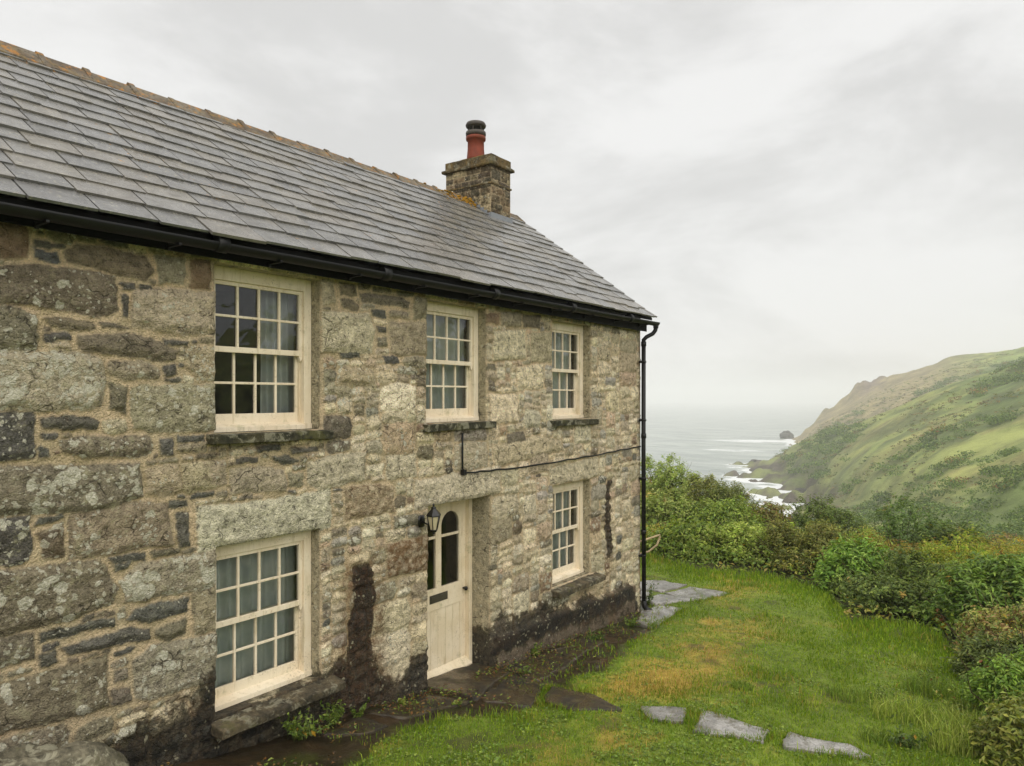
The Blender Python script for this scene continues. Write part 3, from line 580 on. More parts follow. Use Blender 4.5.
chimney_shaft(CX0, CX1, CY0, CY1, 6.0, 7.12, 'chimney_stack')
def band(name, e, z0, z1, bev, mat, jit=.0):
    b = MB(); b.box(CX0-e, CX1+e, CY0-e, CY1+e, z0, z1, bev)
    bmesh.ops.subdivide_edges(b.bm, edges=b.bm.edges[:], cuts=5, use_grid_fill=True)
    for v in b.bm.verts: n = NZ.fbm(v.co.x*9+v.co.z*5, v.co.y*9, 3)-.5; v.co += Vector((n, NZ.at(v.co.y*8, v.co.x*8)-.5, n))*jit
    return b.build(name, mat, chim)
band('drip_course', .065, 7.055, 7.115, .02, M['chimcap'], .03)
band('string_course', .022, 6.73, 6.765, .008, M['chimcap'], .02)
band('cap_course', .012, 7.112, 7.255, .01, M['chimcap'], .02)
# flaunching: a domed, mossy mortar cap
A = np.linspace(-1, 1, 25); GA, GB_ = np.meshgrid(A, A, indexing='ij'); rr = np.maximum(abs(GA), abs(GB_)); cxm, cym = (CX0+CX1)/2, (CY0+CY1)/2
V = np.stack([cxm+GA*(.30), cym+GB_*(.515), 7.25+.085*sm(1-rr, 0, .75)+(NZ.fbm(GA*5+4, GB_*8, 3)-.5)*.035*(1-rr**6)], -1).reshape(-1, 3); I = np.arange(625).reshape(25, 25)
npmesh('mortar_cap', V, np.stack([I[:-1, :-1], I[1:, :-1], I[1:, 1:], I[:-1, 1:]], -1).reshape(-1, 4), M['moss'], chim, None, True)
px_, py_ = (CX0+CX1)/2, (CY0+CY1)/2+.05; PS = 1.28
m = MB(); m.lathe(px_, py_, [(.135, 7.24), (.128, 7.30), (.118, 7.42), (.116, 7.545), (.138, 7.55), (.142, 7.575), (.138, 7.598), (.118, 7.602), (.10, 7.60)]); pot = m.build('chimney_pot', M['pot'], chim)
m = MB(); m.lathe(px_, py_, [(.118, 7.604), (.14, 7.612), (.145, 7.64), (.14, 7.665), (.10, 7.67)]); m.lathe(px_, py_, [(.05, 7.715), (.138, 7.735), (.147, 7.76), (.13, 7.795), (.06, 7.815), (.01, 7.818)])
for k in range(6):
    a = k*math.pi/3+.3; m.tube([(px_+.11*math.cos(a), py_+.11*math.sin(a), 7.665), (px_+.11*math.cos(a), py_+.11*math.sin(a), 7.745)], .008, 6)
m.build('chimney_cowl', M['cowl'], chim)
for o_ in chim.children:
    if o_.name.startswith(('chimney_pot', 'chimney_cowl')):
        for v in o_.data.vertices: v.co = Vector((px_+(v.co.x-px_)*PS, py_+(v.co.y-py_)*PS, 7.27+(v.co.z-7.24)*PS))
m = MB()                                   # lead flashing : front apron and a stepped side piece
def lead_strip(pts_top, pts_bot, off):
    a = [m.bm.verts.new(p) for p in pts_top]; b2 = [m.bm.verts.new(p) for p in pts_bot]
    for i in range(len(a)-1): m.bm.faces.new((a[i], a[i+1], b2[i+1], b2[i]))
z0 = roof_z(10.7, CY0-.02)
m.box(CX0-.03, CX1+.04, CY0-.022, CY0-.016, z0-.03, z0+.14, .002); r_ = Matrix.Rotation(math.atan(ROOF_S), 4, 'X')
m.box(CX0-.06, CX1+.06, CY0-.20, CY0-.012, z0-.03, z0-.022, .002, r_)
for k in range(7):
    y = CY0+k*.075; zz = roof_z(CX0, y+.03)
    m.box(CX0-.022, CX0-.017, y-.008+.001*k, y+.085, zz-.02, zz+.10+.0015*k, .001, Matrix.Rotation(random.uniform(-.05, .05), 4, 'X'))
    if y < YR-.05: m.box(CX1+.017, CX1+.022, y, y+.085, zz-.02, zz+.10, .001)
m.build('lead_flashing', M['lead'], chim)
m = MB()                                   # clumps of orange moss where ridge meets stack
for k in range(90):
    x = 10.25-abs(random.gauss(0, .42)); y = YR-.02-abs(random.gauss(0, .12)); r = random.uniform(.010, .034)*(1 if x > 10 else .7)
    s = bmesh.ops.create_icosphere(m.bm, subdivisions=2, radius=r)['verts']
    for v in s: v.co = Vector((v.co.x*1.5+x, v.co.y*1.2+y, v.co.z*.7+roof_z(x, y)+.05+max(0, .06-(YR-y)*.25)))+Vector((random.uniform(-1, 1), random.uniform(-1, 1), random.uniform(-1, 1)))*r*.22
m.build('moss_clumps', M['moss'], roof)

# ---- eaves, gutter, downpipe
m = MB(); m.box(XL, XR+.02, -.115, -.09, 4.14, 4.30, .004); m.box(XL, XR+.02, -.088, .03, 4.225, 4.245)
under(m.build('fascia', M['fascia']))
gut = MB(); n = 14; xs = list(np.arange(XL-.05, XR+.10, .5))+[XR+.16]; Rr = .062; rings = []
def gz_(x): return eave_z(x)-.045-.002*(x-2)
for x in xs:
    o_ = [(x, -.235+Rr*math.cos(math.pi+math.pi*k/n), gz_(x)+Rr*math.sin(math.pi+math.pi*k/n)) for k in range(n+1)]
    i_ = [(x, -.235+(Rr-.006)*math.cos(math.pi+math.pi*k/n), gz_(x)+.002+(Rr-.006)*math.sin(math.pi+math.pi*k/n)) for k in range(n, -1, -1)]
    rings.append([gut.bm.verts.new(p) for p in o_+i_])
for A, B in zip(rings, rings[1:]):
    for k in range(len(A)): f = gut.bm.faces.new((A[k], A[(k+1) % len(A)], B[(k+1) % len(A)], B[k])); f.smooth = k not in (n, len(A)-1)
gut.bm.faces.new(rings[0]); gut.bm.faces.new(rings[-1][::-1])
for x in np.arange(XL+.6, XR, 1.83):       # union sockets
    gut.tube([(x-.05, -.235, gz_(x)-.004), (x+.05, -.235, gz_(x)-.004)], .069, 16)
gutter = under(gut.build('gutter', M['black']))
for x in np.arange(XL+.2, XR, .92):
    br = MB(); br.box(x-.012, x+.012, -.29, -.116, gz_(x)-.078, gz_(x)-.06, .003); br.box(x-.012, x+.012, -.135, -.116, gz_(x)-.096, gz_(x)-.03, .003)
    br.box(x-.011, x+.011, -.137, -.1165, gz_(x)-.098, gz_(x)-.07, .002); br.build('gutter_bracket', M['black'], gutter)
PX = XR-.025; PY = -.075
dp = MB(); zt = gz_(XR)
dp.tube([(XR+.12, -.235, zt-.03), (XR+.12, -.235, zt-.10)], [.05, .042], 12)
dp.tube([(XR+.12, -.235, zt-.08), (XR+.118, -.228, zt-.13), (XR+.10, -.19, zt-.19), (PX+.02, -.12, zt-.25), (PX, PY, zt-.30), (PX, PY, zt-.40)], .036, 12)
zb = zg(PX)
dp.tube([(PX, PY, zt-.36), (PX-.005, PY, 2), (PX+.012, PY, zb+.16)], .037, 14)
for z in (zt-.37, 2.35, .7): dp.tube([(PX, PY, z-.04), (PX, PY, z+.04)], .045, 14)
dp.tube([(PX+.012, PY, zb+.20), (PX+.014, PY-.01, zb+.10), (PX+.03, PY-.05, zb+.05), (PX+.06, PY-.12, zb+.02)], .044, 12)
pipe = under(dp.build('downpipe', M['black']))
for z in (3.62, 2.62, 1.62, .30):
    br = MB(); br.box(PX-.07, PX+.05, PY+.02, PY+.055, z-.02, z+.02, .003); br.tube([(PX, PY, z-.015), (PX, PY, z+.015)], .046, 14); br.box(PX-.085, PX-.04, PY-.01, PY+.05, z-.018, z+.018, .003)
    br.build('pipe_bracket', M['black'], pipe)
# cable run from under the middle upper sill to the corner
pts = [fac(462, 433, -.03), fac(462, 468, -.03), fac(463.5, 473, -.03), fac(480, 471.5, -.03), fac(505, 469, -.03), fac(530, 465.5, -.03), fac(552, 462.5, -.03), fac(575, 458.5, -.03), fac(600, 454, -.03), fac(620, 450, -.03), fac(640, 446.5, -.03)]
m = MB(); P3 = []
for (a, b2) in zip(pts, pts[1:]):
    for t in (0, .33, .66): P3.append((a[0]+(b2[0]-a[0])*t, -.038+random.uniform(-.006, .004), a[1]+(b2[1]-a[1])*t+random.uniform(-.008, .006)))
P3.append((pts[-1][0], -.038, pts[-1][1])); m.tube(P3, .0115, 8); m.box(P3[6][0]-.03, P3[6][0]+.03, -.06, -.01, P3[6][2]-.03, P3[6][2]+.035, .006)
under(m.build('cable', M['black']))

# ---- sash windows
FY = .135                                   # frame face behind the wall face
def sash_window(x0, x1, z0, z1, upper):
    w = under(empty('window'))
    def add(name, mb, mat, par=w):
        o = mb.build(name, mat, par); return o
    X0, X1, Z0, Z1 = x0-.02, x1-.003, z0+.0, z1+.0
    fw = .085; hd = .115; cil = .055
    f = MB()
    f.box(X0, X0+fw, FY, FY+.12, Z0, Z1, .004); f.box(X1-fw, X1, FY, FY+.12, Z0, Z1, .004); f.box(X0+fw, X1-fw, FY+.001, FY+.12, Z1-hd, Z1, .004)
    f.prism([(FY-.012, Z0+.002), (FY-.012, Z0+cil-.01), (FY+.12, Z0+cil+.03), (FY+.12, Z0+.002)], 'x', X0+fw*.98, X1-fw*.98, .003)
    f.box(X0, X0+fw, FY-.010, FY-.002, Z0+.004, Z0+cil, .002); f.box(X1-fw, X1, FY-.010, FY-.002, Z0+.004, Z0+cil, .002)
    # parting beads inside the box
    f.box(X0+fw-.002, X0+fw+.014, FY+.062, FY+.072, Z0+cil, Z1-hd, .001); f.box(X1-fw-.014, X1-fw+.002, FY+.062, FY+.072, Z0+cil, Z1-hd, .001)
    add('frame', f, M['frame'])
    ix0, ix1, iz0, iz1 = X0+fw, X1-fw, Z0+cil, Z1-hd; mid = iz0+(iz1-iz0)*.525
    for nm, ya, za, zb2, top in (('upper_sash', FY+.022, mid-.02, iz1, True), ('lower_sash', FY+.076, iz0+.008, mid+.022, False)):
        s = MB(); st = .042; d = .038
        br_ = .05 if top else .095; tr_ = .035 if top else .035
        s.box(ix0+.001, ix0+st, ya, ya+d, za, zb2, .003); s.box(ix1-st, ix1-.001, ya, ya+d, za, zb2, .003)
        s.box(ix0+st-.001, ix1-st+.001, ya+.001, ya+d-.001, za, za+br_, .003); s.box(ix0+st-.001, ix1-st+.001, ya+.001, ya+d-.001, zb2-tr_, zb2, .003)
        if top:
            for xx in (ix0+.001, ix1-st): s.prism([(xx, za+.001), (xx+st-.001, za+.001), (xx+st*.8, za-.03), (xx+st*.5, za-.052), (xx+st*.2, za-.03)], 'y', ya+.002, ya+d-.002)
        gx0, gx1, g0, g1 = ix0+st, ix1-st, za+br_, zb2-tr_; bw = .011
        for k in (1, 2, 3): xx = gx0+(gx1-gx0)*k/4; s.box(xx-bw, xx+bw, ya+.003, ya+.03, g0-.002, g1+.002, .004)
        zz = (g0+g1)/2
        for k in range(4):
            xa = gx0+(gx1-gx0)*k/4+(bw if k else -.002); xb = gx0+(gx1-gx0)*(k+1)/4-(bw if k < 3 else -.002); s.box(xa-.001, xb+.001, ya+.004, ya+.029, zz-bw, zz+bw, .004)
        so = add(nm, s, M['frame'])
        gv, gf = [], []
        for k in range(4):
            for (za_, zb_) in ((g0, zz), (zz, g1)):
                xa = gx0+(gx1-gx0)*k/4; xb = gx0+(gx1-gx0)*(k+1)/4; t1, t2 = random.uniform(-.0025, .0025), random.uniform(-.0025, .0025)
                gf.append([len(gv)+q for q in range(4)]); gv += [(xa, ya+.022+t1, za_), (xb, ya+.022-t1, za_), (xb, ya+.022+t2, zb_), (xa, ya+.022-t2, zb_)]
        npmesh('pane_glass', gv, gf, M['glass'], w)
    if upper:
        s = MB(); s.prism([(-.085, z0-.088), (-.088, z0-.01), (FY+.02, z0+.004), (FY+.02, z0-.088)], 'x', x0-.075, x1+.085, .006)
    else:
        s = MB(); s.prism([(-.16, z0-.12), (-.165, z0-.045), (FY+.02, z0+.004), (FY+.02, z0-.12)], 'x', x0-.05, x1+.17, .01)
    bmesh.ops.subdivide_edges(s.bm, edges=[e for e in s.bm.edges if e.calc_length() > .5], cuts=30)
    for v in s.bm.verts:
        if v.co.y < .05: n_ = (NZ.fbm(v.co.x*7, v.co.z*3, 3)-.5); v.co.y += n_*.03; v.co.z += (NZ.fbm(v.co.x*6+9, v.co.y*3, 3)-.5)*.022
    add('window_sill', s, M['sill'] if upper else M['sillw'])
    return w
for (t, x0, x1, z0, z1) in WIN: sash_window(x0, x1, z0, z1, t == 'u')

# ---- front door : planked lower half, two arch-topped lights, letterbox
dr = under(empty('front_door')); x0, x1, z0, z1 = DOOR; z0 = -.375; DY = .285
f = MB(); f.box(x0-.02, x0+.065, DY, DY+.12, z0, z1, .005); f.box(x1-.068, x1-.003, DY, DY+.12, z0, z1, .005); f.box(x0+.064, x1-.067, DY+.001, DY+.12, z1-.065, z1, .005)
f.build('door_frame', M['door'], dr)
lx0, lx1, lz0, lz1 = x0+.066, x1-.069, z0+.10, z1-.066; LY = DY+.062; cxm = (lx0+lx1)/2; zr = .86; zt_ = lz1-.115
s = MB()
st = .12; mu = .05; yb_ = LY+.044
lights = [(lx0+st, cxm-mu), (cxm+mu, lx1-st)]
zA = .70                                   # sill of the lights
def arch(xa, xb, za, zb, n=14):
    r = (xb-xa)/2; c = ((xa+xb)/2, zb-r); return [(c[0]+r*math.cos(math.pi*k/n), c[1]+r*math.sin(math.pi*k/n)) for k in range(n+1)]
# upper half: one slab with the two arched openings cut by building it in columns
def slab_with_arch(xa, xb, la, lb):
    top = arch(la, lb, zA, zt_)             # from right spring to left spring
    spr = top[0][1]
    s.box(xa, la, LY, yb_, zA, spr, 0); s.box(lb, xb, LY, yb_, zA, spr, 0)
    pts = [(xa, spr), (la, spr)]+top[::-1][1:-1]+[(lb, spr), (xb, spr), (xb, lz1), (xa, lz1)]
    s.prism(pts, 'y', LY, yb_)
slab_with_arch(lx0, cxm, *lights[0]); slab_with_arch(cxm, lx1, *lights[1])
for la, lb in lights: s.box(la, lb, LY+.004, LY+.034, zA+.60, zA+.632, .004)
s.box(lx0, lx1, LY+.0005, yb_, .44, zA, .003)                            # lock rail
s.box(lx0, lx0+.10, LY+.0008, yb_, lz0, .44, .003); s.box(lx1-.10, lx1, LY+.0008, yb_, lz0, .44, .003)
npk = 6
for k in range(npk):
    xa = lx0+.10+(lx1-lx0-.20)*k/npk; xb = lx0+.10+(lx1-lx0-.20)*(k+1)/npk; s.box(xa+.0015, xb-.0015, LY+.010, yb_-.004, lz0, .44, .003)
leaf = s.build('door_leaf', M['door'], dr)
g = MB()
for la, lb in lights:
    A = [(la, zA), (lb, zA)]+arch(la, lb, zA, zt_); me_ = bpy.data.meshes.new('door_glass'); me_.from_pydata([(x, LY+.022, z) for x, z in A], [], [list(range(len(A)))]); link('door_glass', me_, M['glass'], dr)
s = MB(); s.prism([(DY-.035, z0+.004), (DY-.035, z0+.03), (LY+.002, z0+.115), (LY+.002, z0+.004)], 'x', x0+.02, x1-.045, .004); s.build('weather_board', M['door'], dr)
s = MB(); lb0, lb1 = cxm-.165, cxm+.165
s.box(lb0, lb1, LY-.006, LY-.001, .53, .63, .002); s.box(lb0+.02, lb1-.02, LY-.011, LY-.0065, .552, .608, .003)
s.build('letterbox', M['brass'], dr)
s = MB(); s.tube([(lx1-.045, LY+.001, .60), (lx1-.045, LY-.035, .60)], .012, 10); s.lathe(lx1-.045, 0, [(.002, -.026), (.02, -.022), (.027, 0), (.02, .022), (.002, .026)], 14)
for v in s.bm.verts:
    if abs(v.co.z) < .03: v.co = Vector((v.co.x, LY-.045+v.co.y, .60+v.co.z))
s.build('door_knob', M['iron'], dr)

# ---- curtains hang inside : each a thing of its own
def curtain(xa, xb, za, zb, y, label, folds=7, seed=0):
    n = 90; xs = np.linspace(xa, xb, n); zs = np.linspace(za, zb, 14); GX, GZ = np.meshgrid(xs, zs, indexing='ij'); nz_ = Nz(seed+60)
    yy = y+.028*np.sin((GX-xa)/(xb-xa)*folds*2*math.pi+nz_.at(GX*5, GZ*.8)*2)*(.5+nz_.at(GX*3, GZ*1.2))+.01*nz_.fbm(GX*6, GZ*3, 3)
    V = np.stack([GX, yy, GZ], -1).reshape(-1, 3); I = np.arange(n*14).reshape(n, 14); Q = np.stack([I[:-1, :-1], I[1:, :-1], I[1:, 1:], I[:-1, 1:]], -1).reshape(-1, 4)
    o = npmesh('curtain', V, Q, M['cloth'], None, None, True); mo = o.modifiers.new('thickness', 'SOLIDIFY'); mo.thickness = .004
    return tag(o, label, 'curtain', 'curtains behind the sash windows')
curtain(4.30, 4.68, 2.72, 4.1, .34, 'pale drawn-back curtain behind the right panes of the upper window nearest the camera', 5, 1)
curtain(3.62, 3.78, 2.72, 4.1, .34, 'narrow pale curtain at the left edge inside the upper window nearest the camera', 3, 2)
curtain(6.5, 7.32, 2.73, 4.1, .34, 'pale curtain across most of the upper window over the door', 5, 3)
curtain(9.15, 9.95, 2.72, 4.1, .34, 'pale curtain inside the upper window nearest the downpipe', 5, 4)
curtain(3.62, 4.69, .36, 1.70, .34, 'pale net curtain filling the large ground floor window left of the door', 9, 5)
curtain(8.9, 9.95, .34, 1.70, .34, 'pale curtain inside the ground floor window right of the door', 8, 6)

# ---- wall lantern beside the door
lx, lz = fac(424, 520); lx += -.075
lan = empty('wall_lantern', (lx, -.03, lz), 'black iron carriage lantern with frosted panes on the wall left of the cream door', 'lantern'); lan.scale = (.9, .9, .9)
s = MB(); s.lathe(0, 0, [(.001, -.075), (.05, -.07), (.062, -.02), (.062, .02), (.05, .07), (.001, .075)], 16)
for v in s.bm.verts: v.co = Vector((v.co.x, v.co.y*.28, v.co.z))
s.build('backplate', M['iron'], lan)
s = MB(); s.tube([(0, -.01, .0), (.02, -.07, -.03), (.045, -.12, -.03), (.055, -.145, .02)], .010, 8); s.build('bracket_arm', M['iron'], lan)
hx, hy = .055, -.15
def ring(r, z): return [(hx+r*math.cos(math.pi/6+k*math.pi/3), hy+r*math.sin(math.pi/6+k*math.pi/3), z) for k in range(6)]
s = MB(); a, b2 = ring(.045, -.10), ring(.083, .075)
for k in range(6): s.tube([a[k], b2[k]], .006, 6)
for rg, rad in ((a, .007), (b2, .008)):
    for k in range(6): s.tube([rg[k], rg[(k+1) % 6]], rad, 6)
cr = [s.bm.verts.new(p) for p in ring(.036, -.125)]; cr2 = [s.bm.verts.new(p) for p in ring(.047, -.10)]; s.bm.faces.new(cr[::-1]); s.bm.faces.new(cr2)
for k in range(6): s.bm.faces.new((cr[k], cr[(k+1) % 6], cr2[(k+1) % 6], cr2[k]))
s.lathe(hx, hy, [(.012, -.15), (.02, -.14), (.012, -.125)], 8); s.build('lantern_cage', M['iron'], lan)
s = MB(); q1 = [s.bm.verts.new(p) for p in ring(.0405, -.099)]; q2 = [s.bm.verts.new(p) for p in ring(.078, .072)]
for k in range(6): s.bm.faces.new((q1[k], q1[(k+1) % 6], q2[(k+1) % 6], q2[k]))
s.build('lantern_pane', M['lampglass'], lan)
s = MB(); prev = None
for r, z in ((.096, .075), (.092, .088), (.062, .125), (.036, .15), (.03, .165), (.036, .172), (.012, .19), (.016, .205), (.004, .225)):
    cur = [s.bm.verts.new(p) for p in ring(r, z)]
    if prev:
        for k in range(6): s.bm.faces.new((prev[k], prev[(k+1) % 6], cur[(k+1) % 6], cur[k]))
    else: s.bm.faces.new(cur[::-1])
    prev = cur
s.bm.faces.new(prev); s.build('lantern_roof', M['iron'], lan)
# ------------------------------------------------------------------ terrain : one sheet round the viewpoint, valley, far hillside, headland, sea bed
SEA = ZE-35.0
PXC = {650: [(19,-4),(40,-5.6),(60,-7.5),(150,-42),(300,-44),(400,-45),(450,-45),(600,-46),(800,-47)],
 700: [(18,-4),(38,-6),(55,-9),(150,-42),(300,-44),(400,-45),(450,-45),(620,-46),(800,-47)],
 750: [(18,-4),(34,-6),(50,-10),(160,-40),(300,-37),(385,-32.8),(430,-44),(640,-46),(800,-47)],
 780: [(17,-4),(34,-6.6),(50,-11),(200,-38),(290,-36.5),(360,-26.3),(450,-42),(640,-44),(800,-46)],
 800: [(17,-4),(32,-6.6),(50,-11.5),(255,-36),(300,-29),(345,-20.5),(450,-38),(640,-34),(800,-46)],
 820: [(16,-4),(32,-6.6),(50,-11.5),(235,-33),(285,-24),(340,-16.0),(450,-28),(640,-17.5),(800,-46)],
 850: [(15,-4),(30,-6.6),(48,-11.5),(200,-28),(270,-18.5),(325,-11.5),(430,-24),(640,1.5),(800,-40)],
 872: [(14.5,-4),(30,-6.6),(46,-11.5),(170,-25),(250,-14.5),(310,-7.2),(420,-16),(630,13.0),(800,-30)],
 900: [(14,-4),(28,-6.6),(45,-11.5),(150,-22.5),(230,-11.5),(290,-3.2),(400,-10),(600,20),(800,0)],
 950: [(13,-4),(26,-6.6),(42,-11),(115,-18.5),(190,-8.5),(270,4.2),(380,-2),(560,31),(800,25)],
 1024: [(11,-4),(22,-6.2),(38,-10),(95,-15.5),(160,-5.5),(240,11.0),(350,5),(520,36),(800,38)],
 1150: [(10,-3.8),(20,-5),(35,-8),(85,-11),(140,-1),(220,18),(330,24),(500,42),(800,45)]}
KN = []
for px, L in PXC.items():
    t = (px-512)/F; q = math.hypot(1, t); KN.append((math.degrees(math.atan(t)), [(b_*q, h) for b_, h in L]))
HI = [(12,-2.4),(20,-1.2),(34,.6),(70,4),(120,9),(200,16),(300,22),(500,28),(800,30)]  # unseen hillside behind the camera, its rise shaped for what the panes reflect
KN = [(-180, HI), (-110, [(12,-2.4),(22,-1.2),(40,.5),(80,4),(130,9),(200,12),(300,12),(500,0),(800,-30)]), (-45, [(12,-2.5),(25,-3),(40,-4),(80,-10),(130,-18),(200,-26),(300,-36),(500,-44),(800,-47)]), (-5, KN[0][1])]+KN+[(80, [(12,-2.8),(22,-3),(40,-3),(80,0),(130,8),(200,18),(300,26),(500,40),(800,44)]), (110, HI), (180, HI)]
RT = np.geomspace(1.0, 9000, 720); AT = np.concatenate([np.arange(-180, -8, 3.0), np.arange(-8, 50, .125), np.arange(50, 180.1, 3.0)])
ka = np.array([k[0] for k in KN]); kr = np.log(np.array([[p[0] for p in k[1]] for k in KN])); kh = np.array([[p[1] for p in k[1]] for k in KN])
EDGE = np.interp(AT, [-180, -60, -10, 10.6, 14, 18.5, 22.6, 24.6, 29.5, 32, 34.7, 45, 180], [9, 12, 18, 18.0, 16.6, 16.6, 15.6, 13.0, 13.3, 10.6, 8.8, 8.5, 8])
TAB = np.zeros((len(AT), len(RT)))
FWD = math.atan2(SN, CC)
def pol(az, r):                             # azimuth clockwise from the view direction
    a = FWD-np.radians(az); return r*np.cos(a), -CD+r*np.sin(a)
for i, az in enumerate(AT):
    lr = np.array([np.interp(az, ka, kr[:, j]) for j in range(9)]); hh = np.array([np.interp(az, ka, kh[:, j]) for j in range(9)])
    # smooth monotone-ish interpolation between knots
    x = np.log(RT); h = np.interp(x, np.concatenate([lr, [math.log(1500), math.log(9000)]]), np.concatenate([hh, [-49, -50]]))
    ker = np.hanning(9); ker /= ker.sum(); hs = np.convolve(np.pad(h, 4, 'edge'), ker, 'valid'); h = hs
    X, Y = pol(az, RT); near = zg(X)-ZE
    e = EDGE[i]; w = sm(RT, e-.3, e+4.0); TAB[i] = near*(1-w)+h*w
# hillside relief
AA, RR = np.meshgrid(AT, RT, indexing='ij'); WXt, WYt = pol(AA, RR)
hillw = sm(RR, 60, 130)*(1-sm(RR, 850, 1100)); fb = NZ.fbm(WXt*.022+3, WYt*.022, 5)-.5; fr = abs(NZ.fbm(WXt*.05+8, WYt*.05, 4)-.5)
TAB += hillw*(fb*9.0*np.clip(RR/260, .3, 1.1)-fr*4.5*np.clip(RR/260, .3, 1)+1.0)
nearw = sm(RR, 18, 30)*(1-sm(RR, 90, 130)); TAB += nearw*(NZ.fbm(WXt*.16, WYt*.16, 4)-.5)*1.2
# crags on the cliff and on the headland knob
fine = (NZ.fbm(WXt*.11+2, WYt*.11, 4)-.5)
crag = np.exp(-((AA-25.6)/1.5)**2-((RR-700)/55)**2)*(.6+np.maximum(fine, -.1)*22) + np.exp(-((AA-25.0)/.55)**2-((RR-690)/40)**2)*4
crag += np.exp(-((AA-22.6)/1.5)**2-((RR-700)/50)**2)*np.maximum(fine, -.05)*16
TAB += crag*hillw
cl = sm(-TAB-22, 0, 6)*hillw*sm(RR, 180, 240); TAB += cl*(fine*14-abs(NZ.fbm(WXt*.06+31, WYt*.06, 4)-.5)*9)
LR = np.log(RT)
def Hat(x, y):                              # ground height (world z) anywhere
    x = np.asarray(x, float); y = np.asarray(y, float); dx = x; dy = y+CD; r = np.clip(np.hypot(dx, dy), 1.001, 8990)
    az = np.degrees(FWD-np.arctan2(dy, dx)); az = (az+180) % 360-180
    fi = np.interp(az, AT, np.arange(len(AT))); fj = np.interp(np.log(r), LR, np.arange(len(RT)))
    i = np.minimum(fi.astype(int), len(AT)-2); j = np.minimum(fj.astype(int), len(RT)-2); a = fi-i; b_ = fj-j
    return ZE+TAB[i, j]*(1-a)*(1-b_)+TAB[i+1, j]*a*(1-b_)+TAB[i, j+1]*(1-a)*b_+TAB[i+1, j+1]*a*b_
# garden zones
def inpoly(P, x, y):
    P = np.array(P); ins = np.zeros(np.shape(x), bool); n = len(P)
    for i in range(n):
        a, b_ = P[i], P[(i+1) % n]; ins ^= ((a[1] > y) != (b_[1] > y)) & (x < (b_[0]-a[0])*(y-a[1])/(b_[1]-a[1]+1e-12)+a[0])
    return ins
LAWN_IN = [(-3, -1.5), (2.5, -1.35), (4.2, -.98), (5.16, -.64), (5.78, -.74), (6.6, -1.22), (7.3, -1.06), (8.86, -1.02), (10.57, -.78), (11.7, -.42), (12.2, -.2), (13, -.1), (30, 0)]
LX, LY_ = np.array(LAWN_IN).T
def lawn_mask(x, y):                        # 1 on grass, 0 on the earth strip by the wall
    wob = (NZ.fbm(x*2.3, y*2.3+5, 4)-.5)*.5; e = np.interp(x, LX, LY_)
    g = sm(e-y+wob, -.10, .14); back = sm(x, 12.6, 13.0); return np.maximum(g, back)
def dry_mask(x, y):                         # tan, mossy patches in the turf
    c = sum(a*np.exp(-(((x-cx_)/rx)**2+((y-cy_)/ry)**2)) for cx_, cy_, rx, ry, a in ((9.1, -1.9, 1.2, .55, .62), (8.2, -2.0, .7, .5, .55), (10.4, -1.8, 1.2, .5, .45), (8.6, -2.9, .55, .35, .55), (7.9, -1.5, .5, .4, .6), (14.5, -.6, 1.2, .4, .45), (6.2, -2.3, .7, .4, .5), (5.4, -1.9, .6, .3, .35), (11.6, -1.5, .9, .5, .35)))
    return np.clip(c*1.0+(NZ.fbm(x*1.7+4, y*1.7, 4)-.55)*1.1+(NZ.fbm(x*7+4, y*7, 3)-.5)*1.0*(c > .12), 0, 1)*.78
def bare_mask(x, y): return sm(NZ.fbm(x*2.4+50, y*2.4, 4), .66, .78)
g_az = np.concatenate([np.arange(-180, -50, 3.0), np.arange(-50, -2, .5), np.arange(-2, 48, .17), np.arange(48, 180.1, 3.0)])
g_r = np.concatenate([np.geomspace(1.2, 4.5, 24), np.geomspace(4.6, 30, 260), np.geomspace(30.5, 1100, 330), np.geomspace(1150, 8600, 16)])
A_, R_ = np.meshgrid(g_az, g_r, indexing='ij'); GXt, GYt = pol(A_, R_); GZt = Hat(GXt, GYt)
lm = lawn_mask(GXt, GYt); dm_ = dry_mask(GXt, GYt)
nr = sm(R_, 3, 5)*(1-sm(R_, 20, 30)); GZt = GZt+nr*((NZ.fbm(GXt*1.1, GYt*1.1, 3)-.5)*.10+(NZ.fbm(GXt*7, GYt*7, 3)-.5)*.035*(1-lm)+lm*.025)
cg = np.array(lin(100, 116, 38)[:3]); cdry = np.array(lin(166, 134, 66)[:3]); ce = np.array(lin(48, 40, 27)[:3]); ce2 = np.array(lin(64, 50, 34)[:3]); cgr = np.array(lin(52, 54, 26)[:3])
def mixc(a, b_, t): return a*(1-t[..., None])+b_*t[..., None]
n5 = NZ.fbm(GXt*3, GYt*3+9, 4)
Cn = mixc(np.broadcast_to(cg, GXt.shape+(3,)), cdry, np.clip(dm_*1.0, 0, 1))
earth = mixc(mixc(np.broadcast_to(ce, GXt.shape+(3,)), ce2, sm(n5, .45, .7)), cgr, sm(NZ.fbm(GXt*2+30, GYt*2, 4), .52, .66))
Cn = mixc(earth, Cn, lm*(1-.55*bare_mask(GXt, GYt)))
und = np.array(lin(54, 56, 24)[:3])
